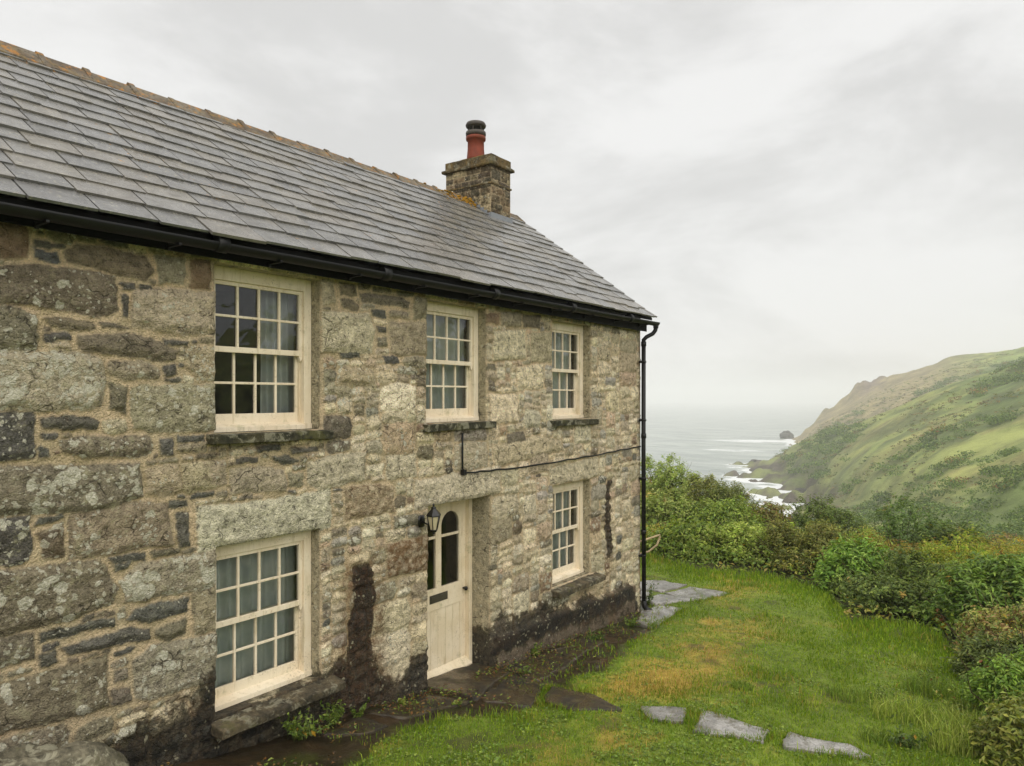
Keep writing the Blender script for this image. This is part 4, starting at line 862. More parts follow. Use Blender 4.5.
# far colours : fields, bracken, scrub, rock
slope = np.abs(np.gradient(GZt, axis=1))/np.maximum(np.gradient(R_, axis=1), .01)
f1 = NZ.fbm(GXt*.012+7, GYt*.012, 5); f2 = NZ.fbm(GXt*.045, GYt*.045+3, 5); f3 = NZ.fbm(GXt*.16, GYt*.16, 4)
cf = mixc(np.broadcast_to(np.array(lin(138, 144, 80)[:3]), GXt.shape+(3,)), np.array(lin(150, 148, 84)[:3]), sm(f2+f1*.6, .70, .95))
cf = mixc(cf, np.array(lin(120, 136, 70)[:3]), sm(f1+f3*.5, .72, .95)*.9)
cf = mixc(cf, np.array(lin(134, 126, 80)[:3]), sm(f2*.7+f3*.5, .66, .76)*.6)
cf = mixc(cf, np.array(lin(92, 108, 58)[:3]), sm(NZ.fbm(GXt*.03+50, GYt*.03, 5), .52, .62)*.85)
cf = mixc(cf, np.array(lin(84, 98, 54)[:3]), sm(NZ.fbm(GXt*.11+5, GYt*.11, 4), .55, .66)*.6)
lowg = sm(-(GZt-ZE), 12, 24)*sm(R_, 90, 150); cf = mixc(cf, np.array(lin(104, 110, 68)[:3]), lowg*.55)
cf = mixc(cf, np.array(lin(84, 76, 66)[:3]), np.clip(sm(-(GZt-ZE), 25, 31)*sm(f3, .3, .6)*sm(R_, 180, 230)+sm(slope, .9, 1.5)*.8*sm(R_, 200, 300), 0, 1))
hd = sm(R_, 410, 470); cf = mixc(cf, np.array(lin(146, 132, 96)[:3]), hd*sm(33.5-A_, 0, 5)*.9)
crm = np.clip(np.exp(-((A_-26.0)/1.0)**2-((R_-700)/60)**2)*1.4, 0, 1); cf = mixc(cf, np.array(lin(112, 98, 86)[:3]), crm*sm(f3, .3, .5))
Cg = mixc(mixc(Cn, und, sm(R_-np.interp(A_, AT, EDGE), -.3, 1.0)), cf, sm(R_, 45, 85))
dryness = np.where(R_ < 30, lm, 1.0)
V = np.stack([GXt, GYt, GZt], -1).reshape(-1, 3); I = np.arange(A_.size).reshape(A_.shape)
Q = np.stack([I[:-1, :-1], I[:-1, 1:], I[1:, 1:], I[1:, :-1]], -1).reshape(-1, 4)
tag(npmesh('ground', V, Q, M['ground'], None, {'col': np.concatenate([Cg.reshape(-1, 3), dryness.reshape(-1, 1)], 1)}, True), kind='structure')

# ---- sea
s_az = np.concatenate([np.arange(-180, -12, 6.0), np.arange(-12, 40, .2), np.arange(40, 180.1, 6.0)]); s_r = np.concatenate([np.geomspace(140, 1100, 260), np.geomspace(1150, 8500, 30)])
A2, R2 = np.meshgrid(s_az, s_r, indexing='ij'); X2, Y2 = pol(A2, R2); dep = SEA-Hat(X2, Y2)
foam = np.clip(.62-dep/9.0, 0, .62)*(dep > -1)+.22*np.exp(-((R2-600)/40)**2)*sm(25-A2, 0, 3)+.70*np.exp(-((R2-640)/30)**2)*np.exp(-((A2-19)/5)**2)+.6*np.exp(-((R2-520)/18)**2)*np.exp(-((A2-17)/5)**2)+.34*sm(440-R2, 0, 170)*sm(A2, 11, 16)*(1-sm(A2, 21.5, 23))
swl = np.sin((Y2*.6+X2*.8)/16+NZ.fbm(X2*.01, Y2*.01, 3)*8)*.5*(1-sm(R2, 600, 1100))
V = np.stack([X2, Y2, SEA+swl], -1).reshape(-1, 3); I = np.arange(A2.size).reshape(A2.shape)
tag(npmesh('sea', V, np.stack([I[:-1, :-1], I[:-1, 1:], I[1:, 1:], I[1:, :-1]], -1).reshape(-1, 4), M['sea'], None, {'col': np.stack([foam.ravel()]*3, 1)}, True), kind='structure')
def rock(name, c, r, seed, mat, label, cat, sub=4, amp=.35, group=None, freq=1.6, flat=0):
    m = MB(); bmesh.ops.create_icosphere(m.bm, subdivisions=sub, radius=1); n1 = Nz(seed)
    for v in m.bm.verts:
        p = v.co.normalized(); k = 1+amp*2*(n1.fbm(p.x*freq+p.z*1.3+4, p.y*freq-p.z*.7+7, 4)-.5)+amp*.7*(n1.fbm(p.x*6+p.z*4, p.y*6+p.z*3, 3)-.5)
        if flat: q_ = (abs(p.x)**flat+abs(p.y)**flat+abs(p.z)**flat)**(1/flat); k /= q_
        v.co = Vector((p.x*r[0]*k, p.y*r[1]*k, p.z*r[2]*k))
    for f in m.bm.faces: f.smooth = sub > 3
    o = m.build(name, mat); o.location = c; return tag(o, label, cat, group)
a, b_ = (787-512)/F*640, 640; sx, sy = cam2w(a, b_)
rock('sea_rock', (sx, sy, SEA+.5), (6.6, 5.5, 6.2), 71, M['searock'], 'dark rock stack standing in the surf off the headland', 'rock', 4, .5)
for px, bb, r, lab in ((756, 395, (7, 5, 3.6), 'dark rock at the foot of the far cliff, farthest left in the foam'), (766, 350, (5, 5, 3), 'small dark rock in the foam below the far cliff'), (800, 268, (6, 5, 3.5), 'dark shore rock at the near end of the cliff foot by the cove')):
    x, y = cam2w((px-512)/F*bb, bb); rock('shore_rock', (x, y, SEA+.1), tuple(q*.6 for q in r), int(px), M['searock'], lab, 'rock', 3, .5, 'rocks along the foot of the far cliff')
# lichened boulder (end of a low rough wall) in the near left corner
r_ = ray(48, 766); t = (CD-.95)/r_[1]
rock('boulder', (1.72, -.60, .24), (.74, .36, .60), 77, M['boulder'], 'grey lichened boulder in the bottom left corner at the foot of the cottage wall', 'boulder', 6, .26, None, 2.2, 4)

# ---- stone paving
def slab(name, P, top, th, mat, seed, kind=None, label=None, cat=None, group=None):
    """flat irregular slab from a ground outline"""
    n1 = Nz(seed); P = [Vector(p) for p in P]; pts = []
    for i in range(len(P)):
        a, b_ = P[i], P[(i+1) % len(P)]; k = max(int((b_-a).length/.06), 1)
        for j in range(k): q = a+(b_-a)*j/k; pts.append((q.x+(n1.fbm(q.x*6, q.y*6, 3)-.5)*.12, q.y+(n1.fbm(q.y*6+40, q.x*6, 3)-.5)*.12))
    c = sum((Vector(p) for p in pts), Vector((0, 0)))/len(pts); V = []; Fc = []; n = len(pts); rings = [1.0, .985, .9, .72, .5, .25, .02]
    for ri, s_ in enumerate([1.0]+rings):
        for p in pts:
            x, y = c.x+(p[0]-c.x)*s_, c.y+(p[1]-c.y)*s_
            z = top(x, y)+(NZ.fbm(x*1.1, y*1.1, 3)-.5)*.06+(n1.fbm(x*3, y*3, 4)-.5)*.026+(n1.fbm(x*14, y*14, 3)-.5)*.008
            if ri == 0: z -= th
            elif ri == 1: z -= .006
            V.append((x, y, z))
    for r in range(len(rings)):
        for k in range(n): Fc.append((r*n+k, r*n+(k+1) % n, (r+1)*n+(k+1) % n, (r+1)*n+k))
    o = npmesh(name, V, Fc, mat, None, None, True); return tag(o, label, cat, group, kind)
hz_ = lambda dz: (lambda x, y: float(zg(x))+dz)
STEP = [([(7.28,-2.10),(7.58,-2.50),(7.22,-2.66),(7.00,-2.32)], 'pale wet stepping stone, nearest of the three in the grass to the front door'),
        ([(7.64,-2.66),(7.50,-3.42),(7.20,-3.42),(7.02,-2.78)], 'long pale wet stepping stone in the grass, between the other two'),
        ([(7.62,-3.56),(7.70,-4.13),(7.52,-4.34),(7.18,-3.62)], 'pale wet stepping stone in the grass, farthest of the three from the cottage')]
for k, (P, lab) in enumerate(STEP): slab('stepping_stone', P, hz_(.064), .12, M['slab'], 80+k, None, lab, 'stepping stone', 'pale stepping stones crossing the lawn')
slab('path', [(12.12, -.15), (12.2, -.55), (11.5, -.62), (10.55, -.72), (10.75, -.38), (11.55, -.12)], hz_(.05), .1, M['slab'], 90, 'structure')
slab('path', [(12.2, -.06), (13.0, -.60), (13.15, -.2), (13.0, .25), (12.3, .35)], hz_(.05), .1, M['slab'], 91, 'structure')
slab('path', [(13.10, -.62), (14.1, -.74), (14.15, .05), (13.2, .18)], hz_(.05), .1, M['slab'], 92, 'structure')
slab('path', [(13.2, .30), (14.2, .20), (14.25, .9), (13.6, 1.1), (13.1, .8)], hz_(.05), .1, M['slab'], 93, 'structure')
slab('path', [(12.28, .42), (13.0, .34), (13.0, .9), (12.3, 1.0)], hz_(.05), .1, M['slab'], 94, 'structure')
for k, P in enumerate([[(6.25, .22), (7.36, .20), (7.34, -.30), (6.35, -.58)], [(6.42, -.62), (7.36, -.34), (7.36, -.86), (6.62, -1.12)], [(7.42, -.14), (8.5, -.12), (8.45, -.62), (7.42, -.72)], [(8.55, -.14), (9.6, -.12), (9.55, -.55), (8.52, -.58)],
        [(5.15, -.12), (6.12, -.10), (6.28, -.56), (5.4, -.46)], [(6.75, -1.22), (7.25, -.98), (7.3, -1.55), (7.05, -2.0), (6.72, -1.6)], [(4.5, -.22), (5.05, -.16), (5.1, -.48), (4.7, -.52)]]):
    slab('path', P, hz_(.035 if k == 0 else .06 if k == 5 else .02), .1, M['slabd'], 100+k, 'structure')
# a small weathered wooden piece, unidentified, by the hedge beyond the corner
bx, by = cam2w((649-512)/F*17.6, 17.6); bz = float(Hat(bx, by))
wd = empty('wooden_frame', (bx, by, bz), 'weathered pale wooden rail with a curved brace half hidden behind the black downpipe', 'wooden frame')
m = MB(); m.tube([(-.30, .35, .42), (.14, -.22, .66)], [.03, .022], 8); m.build('top_rail', M['wood'], wd)
m = MB(); m.tube([(.14, -.22, .62), (.10, -.16, .42), (-.02, 0, .26), (-.28, .33, .16)], .024, 8); m.build('curved_brace', M['wood'], wd)
m = MB(); m.tube([(-.28, .33, -.05), (-.29, .34, .44)], .03, 8); m.build('leg', M['wood'], wd)
# ------------------------------------------------------------------ vegetation
def rnd(n): return RNG.random(n)
def leaf_quads(P, N, L, W, C, up=.0, roll=None):
    """folded diamond leaves: centres P, facing N, length L, width W, colours C"""
    n = len(P); N = N/np.maximum(np.linalg.norm(N, axis=1, keepdims=True), 1e-6)
    t = RNG.normal(size=(n, 3)); t[:, 2] += up; t -= N*(t*N).sum(1, keepdims=True); t /= np.maximum(np.linalg.norm(t, axis=1, keepdims=True), 1e-6)
    s = np.cross(N, t); L = L[:, None]; W = W[:, None]
    a = P-t*L*.5; b_ = P+s*W*.5+N*W*.18+t*L*.05; c = P+t*L*.5-N*L*.10; d = P-s*W*.5+N*W*.18+t*L*.05
    V = np.stack([a, b_, c, d], 1).reshape(-1, 3); Fc = np.arange(n*4).reshape(n, 4); return V, Fc, np.repeat(C, 4, 0)
GREEN = {'mid': [(111, 137, 53), (124, 145, 57), (100, 124, 52), (137, 152, 68)], 'dark': [(89, 113, 52), (100, 122, 55), (78, 100, 46), (115, 133, 63)], 'light': [(145, 163, 66), (158, 171, 79), (128, 152, 61), (163, 171, 89)],
         'fern': [(150, 159, 66), (165, 161, 74), (130, 146, 59), (171, 152, 79)], 'rust': [(146, 139, 68), (159, 137, 70), (133, 141, 63), (143, 107, 63)]}
def colours(pal, n, var=.22, acc=0.0):
    p = np.array([lin(*c)[:3] for c in GREEN[pal]]); c = p[RNG.integers(0, len(p), n)]*(1+RNG.normal(0, var, (n, 1))).clip(.45, 1.7)
    if acc:
        k = rnd(n) < acc; ac = np.array([lin(*x)[:3] for x in ((176, 140, 40), (150, 84, 40), (186, 172, 96))]); c[k] = ac[RNG.integers(0, 3, k.sum())]
    return c
def shrub_mesh(name, rx, ry, h, pal, n, leaf, seed, frond=False, acc=.01):
    """crown of leaf sprays on lumpy lobes + twigs ; origin at the base. returns (leaf mesh, stem mesh)"""
    rg = np.random.default_rng(seed); nl = int(15+h*4); lob = []
    for k in range(nl):
        a = rg.uniform(0, 2*math.pi); q = math.sqrt(rg.random()); rr = rg.uniform(.16, .35)
        x, y = q*math.cos(a)*(1-rr*.55), q*math.sin(a)*(1-rr*.55); z = rg.uniform(.18, 1)*math.sqrt(max(1-.80*q*q, .06))*(1-rr*.5)
        lob.append((x*rx, y*ry, z*h, rr*rx*rg.uniform(.8, 1.2), rr*ry*rg.uniform(.8, 1.2), rr*h*rg.uniform(.7, 1.1)))
    lob = np.array(lob); ns = max(n//14, 40)
    # sprays : a small twig of leaves each, so the outline breaks up
    li = rg.integers(0, nl, ns); d = rg.normal(size=(ns, 3)); d[:, 2] = np.abs(d[:, 2])*1.0+rg.normal(0, .35, ns); d /= np.linalg.norm(d, axis=1, keepdims=True)
    rad = rg.uniform(.62, 1.06, (ns, 1))**.6; ctr = lob[li, :3]+d*lob[li, 3:]*rad; keep = ctr[:, 2] > .02; ctr = ctr[keep]; d = d[keep]; ns = len(ctr)
    per = 14; ax = d+rg.normal(0, .45, (ns, 3)); ax[:, 2] += .35 if not frond else .1; ax /= np.linalg.norm(ax, axis=1, keepdims=True)
    ln = rg.uniform(.6, 1.4, (ns, 1))*leaf*(1.9 if not frond else 3.6)
    tt = np.linspace(-.4, 1.0, per)[None, :, None]; P = ctr[:, None, :]+ax[:, None, :]*ln[:, None, :]*tt+rg.normal(0, leaf*(.42 if not frond else .25), (ns, per, 3))
    if frond: P[:, :, 2] -= (tt[:, :, 0]**2)*ln*.35
    P = P.reshape(-1, 3); N = np.repeat(d, per, 0)*.9+rg.normal(0, .42, (ns*per, 3)); N[:, 2] += .75
    m = len(P); tone = np.repeat(1+rg.normal(0, .16, ns), per)[:, None]; C = colours(pal, m, .16, 0)*tone.clip(.5, 1.6)
    if acc:
        kk = np.repeat(rg.random(ns) < acc, per); ac = np.array([lin(*x)[:3] for x in ((190, 152, 48), (136, 92, 50), (176, 160, 88))]); C[kk] = ac[np.repeat(rg.integers(0, 3, ns), per)[kk]]*RNG.uniform(.7, 1.2, (kk.sum(), 1))
    tr = np.repeat(np.tile(np.linspace(1, .55 if frond else .8, per), ns)[:, None], 1, 1)[:, 0]
    V, Fc, Cv = leaf_quads(P, N, rg.uniform(.7, 1.3, m)*leaf*tr*1.25, rg.uniform(.45, .75, m)*leaf*tr*(.8 if not frond else .6), C, .2)
    tw = MB()
    for k in range(nl): 
        e = lob[k, :3]; tw.tube([(e[0]*.12, e[1]*.12, -.12), (e[0]*.55+rg.uniform(-.06, .06), e[1]*.55, e[2]*.5), (e[0], e[1], e[2])], [.03, .018, .007], 6, False)
    for k in range(int(10+rx*8)):                 # bare and dead twigs poking out
        a = rg.uniform(0, 2*math.pi); q = rg.uniform(.2, .95); z = h*math.sqrt(max(1-.8*q*q, .05))*rg.uniform(.6, 1.0); e = np.array([q*rx*math.cos(a), q*ry*math.sin(a), z]); o = np.array([math.cos(a)*.12, math.sin(a)*.12, .22])*rg.uniform(.5, 1.6)
        tw.tube([tuple(e*.8), tuple(e+o*.4+rg.normal(0, .03, 3)), tuple(e+o)], [.007, .005, .003], 4, False)
    return V, Fc, Cv, tw
def shrub(px, b_, top, wpx, pal, label, cat='shrub', name='shrub', n=7000, leaf=.075, seed=0, frond=False, acc=.012, deep=.8, group='shrubs and bracken on the valley edge'):
    a = (px-512)/F*b_; x, y = cam2w(a, b_); z = float(Hat(x, y)); zt = ZE+(HY-top)/F*b_; h = max((zt-z)*.90, .45); rx = wpx/F*b_*.5*1.12
    hue = np.random.default_rng(seed+900).uniform(.82, 1.14, 3)*np.random.default_rng(seed+901).uniform(.92, 1.28); leaf *= np.random.default_rng(seed+902).uniform(.78, 1.3)
    V, Fc, C, tw = shrub_mesh(name, rx, rx*deep, h, pal, n, leaf, seed, frond, acc); C = C*hue
    # turn so local x runs across the view
    ang = -(math.pi/2-FWD); root = empty(name, (x, y, z), label, cat, group); root.rotation_euler = (0, 0, ang)
    npmesh('foliage', V, Fc, M['frond' if frond else 'leaf'], root, {'col': C}); tw.build('stems', M['bark'], root)
    return root
S = [ # px, distance, top px, width px, palette, label
 (668, 34, 452, 74, 'light', 'light green shrub on the slope, farthest left against the sea beside the downpipe', 'shrub'),
 (704, 32, 464, 80, 'mid', 'mid green shrub on the skyline of the left slope, in front of the sea', 'shrub'),
 (738, 30, 481, 70, 'mid', 'rounded green shrub lower on the left slope, just above the surf', 'shrub'),
 (766, 29, 500, 46, 'rust', 'small shrub with rusty leaves at the right end of the left slope', 'shrub'),
 (672, 25, 486, 76, 'light', 'pale green shrub behind the downpipe at mid height of the slope', 'shrub'),
 (716, 24, 498, 92, 'mid', 'wide mid green shrub in the middle of the left slope', 'shrub'),
 (786, 23, 522, 80, 'light', 'pale leafy shrub in the dip below the cove', 'shrub'),
 (828, 29, 489, 84, 'dark', 'dark green hawthorn standing alone below the cove, left of the two', 'hawthorn'),
 (905, 25, 494, 84, 'dark', 'tall dark green hawthorn clump, left part of the long hedge on the right', 'hawthorn'),
 (952, 23.5, 512, 84, 'dark', 'dark green hawthorn, lower right part of the long hedge', 'hawthorn'),
 (668, 20.2, 516, 72, 'fern', 'yellow-green bracken right beside the downpipe above the lawn', 'bracken'),
 (706, 18.6, 524, 92, 'mid', 'leafy green bush at the back edge of the lawn near the downpipe', 'bush'),
 (752, 18.2, 518, 92, 'light', 'pale green bush at the back of the lawn, third from the cottage', 'bush'),
 (802, 17.2, 520, 100, 'mid', 'broad green bush at the back of the lawn where the turf curves', 'bush'),
 (846, 19.5, 522, 90, 'fern', 'yellowish bracken behind the broad lawn bushes', 'bracken'),
 (858, 15.2, 540, 84, 'mid', 'green bush left of the big dark round one', 'bush'),
 (912, 13.9, 550, 150, 'dark', 'big dark round bush where the lawn turns the corner', 'bush'),
 (900, 18.5, 522, 100, 'rust', 'rusty orange-tinged bracken behind the big dark bush', 'bracken'),
 (965, 17, 526, 96, 'fern', 'golden green bracken below the dark hedge at right', 'bracken'),
 (1018, 15.5, 534, 96, 'fern', 'yellow-green bracken at the right edge under the far hillside', 'bracken'),
 (990, 12.2, 556, 110, 'mid', 'green bush with yellow flecks between the big dark bush and the right edge', 'bush'),
 (1012, 10.5, 596, 110, 'rust', 'brown and green bramble leaning out at the right edge of the lawn', 'bramble'),
 (1030, 9.2, 622, 110, 'dark', 'dark shrub at the right edge nearest to the camera', 'shrub'),
 (985, 22, 528, 70, 'fern', 'small bracken patch behind the golden bracken', 'bracken'),
 (1034, 7.7, 648, 120, 'mid', 'tangled green bush in the right foreground, lowest at the right edge', 'bush'),
 (1036, 6.95, 706, 100, 'mid', 'low bush filling the bottom right corner, lowest of all', 'bush'),
 (1078, 13, 536, 120, 'mid', 'green bush cut off by the right edge, above the brown and green bramble', 'bush'), (1060, 19, 520, 120, 'fern', 'golden bracken cut off by the right edge, just under the far hillside scrub', 'bracken'),
]
for k, (px, b_, top, w, pal, lab, cat) in enumerate(S):
    fr = cat == 'bracken'; near = b_ < 15
    shrub(px, b_, top, w, pal, lab, cat, {'bracken': 'bracken', 'hawthorn': 'hawthorn', 'bush': 'bush', 'bramble': 'bramble'}.get(cat, 'shrub'), int((20000 if b_ < 9 else 13000 if near else 12000)*max(w/90, .8)), (.062 if b_ < 9 else .080) if near else .095 if b_ < 22 else .115, 200+k, fr, .03 if pal in ('fern', 'rust') else 0 if b_ < 9 else .008)
# leafy ground cover between the shrubs and down the bank (nobody could count it)
n = 115000; az = RNG.uniform(-3, 46, n); r = np.exp(RNG.uniform(math.log(9.5), math.log(75), n)); e = np.interp(az, AT, EDGE); kp = r > e+.5+RNG.random(n)*.9; az, r = az[kp], r[kp]
x, y = pol(az, r); z = Hat(x, y); hgt = NZ.fbm(x*.9, y*.9, 3); n = len(x); P = np.stack([x, y, z+RNG.random(n)*(.15+.75*hgt)*np.clip(r/18, .7, 1.6)*sm(r-np.interp(az, AT, EDGE), -.2, 1.8)], 1)
N = RNG.normal(0, .6, (n, 3)); N[:, 2] += 1; lf = np.clip(r*.0036, .035, .24)*RNG.uniform(.7, 1.5, n)
pf = NZ.fbm(x*.5+20, y*.5, 3)-.2*(r < 16); C = np.where((pf > .54)[:, None], colours('fern', n, .2, .01), colours('mid', n, .22, .006))
V, Fc, Cv = leaf_quads(P, N, lf*1.5, lf*.8, C, .4)
tag(npmesh('undergrowth', V, Fc, M['leaf'], None, {'col': Cv}), kind='stuff')
# scrub mats on the far hillside
n = 1100; az = RNG.uniform(16, 44, n*5); r = RNG.uniform(85, 560, n*5); x, y = pol(az, r); z = Hat(x, y)
pm = NZ.fbm(x*.03+50, y*.03, 5)+.25*(NZ.fbm(x*.1, y*.1, 3)-.5)+np.clip((-(z-ZE)-8)/60, -.1, .12); kp = (pm > .56) & (z > SEA+4); x, y, z, r = x[kp][:n], y[kp][:n], z[kp][:n], r[kp][:n]; n = len(x); per = 110
rr = RNG.uniform(.9, 2.6, n)*np.clip(r/220, .7, 1.3); d = RNG.normal(size=(n, per, 3)); d[..., 2] = np.abs(d[..., 2]); d /= np.linalg.norm(d, axis=2, keepdims=True)
P = np.stack([x, y, z], 1)[:, None, :]+d*rr[:, None, None]*np.array([1.4, 1.4, .75])*RNG.uniform(.6, 1.05, (n, per, 1)); P = P.reshape(-1, 3); N = d.reshape(-1, 3)+RNG.normal(0, .35, (n*per, 3))
lf = np.repeat(rr, per)*.24*RNG.uniform(.7, 1.3, n*per); C = colours('dark', n*per, .12)*np.repeat(RNG.uniform(.85, 1.35, n), per)[:, None]; rustm = np.repeat(RNG.random(n) < .06, per); C[rustm] = colours('rust', rustm.sum(), .2)*.9
V, Fc, Cv = leaf_quads(P, N, lf, lf*.8, C)
n2 = 5200; az = RNG.uniform(18, 42, n2*2); r = RNG.uniform(95, 600, n2*2); x, y = pol(az, r); z = Hat(x, y); kp = (z > SEA+6) & (NZ.fbm(x*.05+9, y*.05, 4) > .44); x, y, z, r = x[kp][:n2], y[kp][:n2], z[kp][:n2], r[kp][:n2]; n2 = len(x); pr = 12
rr = RNG.uniform(.3, .9, n2)*np.clip(r/220, .7, 1.5); d = RNG.normal(size=(n2, pr, 3)); d[..., 2] = np.abs(d[..., 2]); d /= np.linalg.norm(d, axis=2, keepdims=True)
P = (np.stack([x, y, z], 1)[:, None, :]+d*rr[:, None, None]*np.array([1.5, 1.5, .6])*RNG.uniform(.3, 1, (n2, pr, 1))).reshape(-1, 3); lf = np.repeat(rr, pr)*.55
pal_ = np.array([lin(*c)[:3] for c in ((110, 126, 62), (128, 132, 70), (92, 108, 56), (140, 126, 76), (104, 96, 62))]); C = np.repeat(pal_[RNG.integers(0, 5, n2)], pr, 0)*RNG.uniform(.8, 1.15, (n2*pr, 1))
V2, F2, C2 = leaf_quads(P, d.reshape(-1, 3)+RNG.normal(0, .3, (n2*pr, 3)), lf, lf*.8, C); Fc = np.vstack([Fc, F2+len(V)]); V = np.vstack([V, V2]); Cv = np.vstack([Cv, C2])
tag(npmesh('hillside_scrub', V, Fc, M['leaf'], None, {'col': Cv}), kind='stuff')

# ---- grass
def blades(x, y, hgt, wid, C, lean=.5):
    n = len(x); z = Hat(x, y)+(NZ.fbm(x*1.1, y*1.1, 3)-.5)*.10; a = RNG.uniform(0, 2*math.pi, n); dx, dy = np.cos(a), np.sin(a); l = RNG.uniform(0, lean, n)*hgt; b2 = RNG.uniform(0, 2*math.pi, n); ex, ey = np.cos(b2)*l, np.sin(b2)*l
    p0 = np.stack([x-dx*wid/2, y-dy*wid/2, z-.01], 1); p1 = np.stack([x+dx*wid/2, y+dy*wid/2, z-.01], 1)
    p2 = np.stack([x+ex*.35+dx*wid*.4, y+ey*.35+dy*wid*.4, z+hgt*.6], 1); p3 = np.stack([x+ex*.35-dx*wid*.4, y+ey*.35-dy*wid*.4, z+hgt*.6], 1); p4 = np.stack([x+ex, y+ey, z+hgt*np.sqrt(np.clip(1-(l/hgt)**2*.5, .3, 1))], 1)
    V = np.stack([p0, p1, p2, p3, p4], 1).reshape(-1, 3); i = np.arange(n)*5
    T = np.concatenate([np.stack([i, i+1, i+2], 1), np.stack([i, i+2, i+3], 1), np.stack([i+3, i+2, i+4], 1)]); return V, T, np.repeat(C, 5, 0)
n = 260000; az = RNG.uniform(-16, 38, n); r = np.exp(RNG.uniform(math.log(5.2), math.log(19.5), n)); x, y = pol(az, r)
kp = ((lawn_mask(x, y)*(1-.6*bare_mask(x, y)) > .30+.4*RNG.random(n)) | ((RNG.random(n) < .10) & (NZ.fbm(x*2.1+11, y*2.1, 3) > .55) & (y < -.08))) & (r < np.interp(az, AT, EDGE)+.8) & ~((y > -.05) & (x < 11.9))
slabs = [p for p, _ in STEP]+[[(10.6,-.72),(12.2,-.6),(12.1,-.1),(11.4,-.1)], [(12.2,-.1),(13.0,-.64),(14.15,-.78),(14.25,.9),(13.4,1.15),(12.3,1.0)], [(6.7,-1.2),(7.25,-.95),(7.3,-1.6),(7.05,-2.05),(6.7,-1.6)]]
for P_ in slabs:
    c = np.mean(P_, 0); P2 = [tuple(c+(np.array(p)-c)*.93) for p in P_]; kp &= ~inpoly(P2, x, y)
x, y, r, az = x[kp], y[kp], r[kp], az[kp]; n = len(x); dmk = dry_mask(x, y); e = np.interp(az, AT, EDGE); tall = sm(r-(e-1.6), 0, 1.9)
rgt = sm(az, 22, 31); tall = np.maximum(tall, rgt*sm(r-(e-2.6), 0, 2.0)*.8); tuft = sm(NZ.fbm(x*1.5+60, y*1.5, 4), .56, .7)*.6
h = (.030+.025*RNG.random(n))*(1+.9*tuft)*(1+1.1*(RNG.random(n) < .08))+tall*(.03+.10*RNG.random(n)); C = np.array([lin(*c)[:3] for c in ((124, 152, 40), (110, 142, 38), (146, 164, 50), (98, 128, 36))])[RNG.integers(0, 4, n)]
dryc = np.array([lin(*c)[:3] for c in ((182, 162, 84), (168, 144, 70), (168, 164, 72))])[RNG.integers(0, 3, n)]; C = np.where((RNG.random(n) < dmk*1.05)[:, None], dryc, C)
C = C*(1-.22*tuft[:, None])*(.82+.36*NZ.fbm(x*.8, y*.8+70, 3)[:, None])*RNG.uniform(.8, 1.2, (n, 1))
ex_, ey_ = [], []
for P_ in [p for p, _ in STEP]+slabs[3:]+[[(12.12,-.15),(12.2,-.55),(11.5,-.62),(10.55,-.72)], [(13.10,-.62),(14.1,-.74),(14.15,.05)], [(12.2,-.06),(13.0,-.60)]]:
    for a_, b3 in zip(P_, P_[1:]+P_[:1]):
        m3 = int(math.dist(a_, b3)*(420 if a_[0] < 9 else 170)); tq = RNG.random(m3); ex_.append(a_[0]+(b3[0]-a_[0])*tq+RNG.normal(0, .035, m3)); ey_.append(a_[1]+(b3[1]-a_[1])*tq+RNG.normal(0, .035, m3))
ex_, ey_ = np.concatenate(ex_), np.concatenate(ey_); kq = NZ.fbm(ex_*3+3, ey_*3, 3) > .42; ex_, ey_ = ex_[kq], ey_[kq]; m3 = len(ex_)
x = np.concatenate([x, ex_]); y = np.concatenate([y, ey_]); h = np.concatenate([h, .06+.05*RNG.random(m3)]); r = np.concatenate([r, np.where(ex_ > 9, 6., 8.)]); n = len(x)
C = np.vstack([C, np.array([lin(*c)[:3] for c in ((124, 152, 40), (110, 142, 38), (150, 146, 60), (98, 128, 36))])[RNG.integers(0, 4, m3)]*RNG.uniform(.75, 1.1, (m3, 1))])
V, T, Cv = blades(x, y, h, (.006+.004*RNG.random(n))*np.clip(r/8, .8, 1.8), C, .7)
tag(npmesh('lawn_grass', V, T, M['grass'], None, {'col': Cv}), kind='stuff')
# fallen leaves, seedlings and sparse blades on the wet earth and paving by the wall
n = 5200; x = RNG.uniform(2.2, 12.2, n); y = -np.abs(RNG.normal(0, .5, n))-.06; m_ = NZ.fbm(x*2.4+90, y*2.4, 4); kp = (lawn_mask(x, y) < .6) & (m_ > .47+.12*RNG.random(n)); x, y = x[kp], y[kp]; n = len(x)
lf = RNG.uniform(.010, .034, n); P = np.stack([x, y, Hat(x, y)+.045+.03*RNG.random(n)], 1); N = RNG.normal(0, .35, (n, 3)); N[:, 2] += 1
br_ = np.array([lin(*c)[:3] for c in ((96, 70, 40), (120, 84, 44), (72, 56, 36), (140, 112, 60))])[RNG.integers(0, 4, n)]; C = np.where((RNG.random(n) < .62)[:, None], br_, colours('mid', n, .25)*.9)
V, Fc, Cv = leaf_quads(P, N, lf*1.4, lf*.8, C)
tag(npmesh('leaf_litter', V, Fc, M['leaf'], None, {'col': Cv}), kind='stuff')
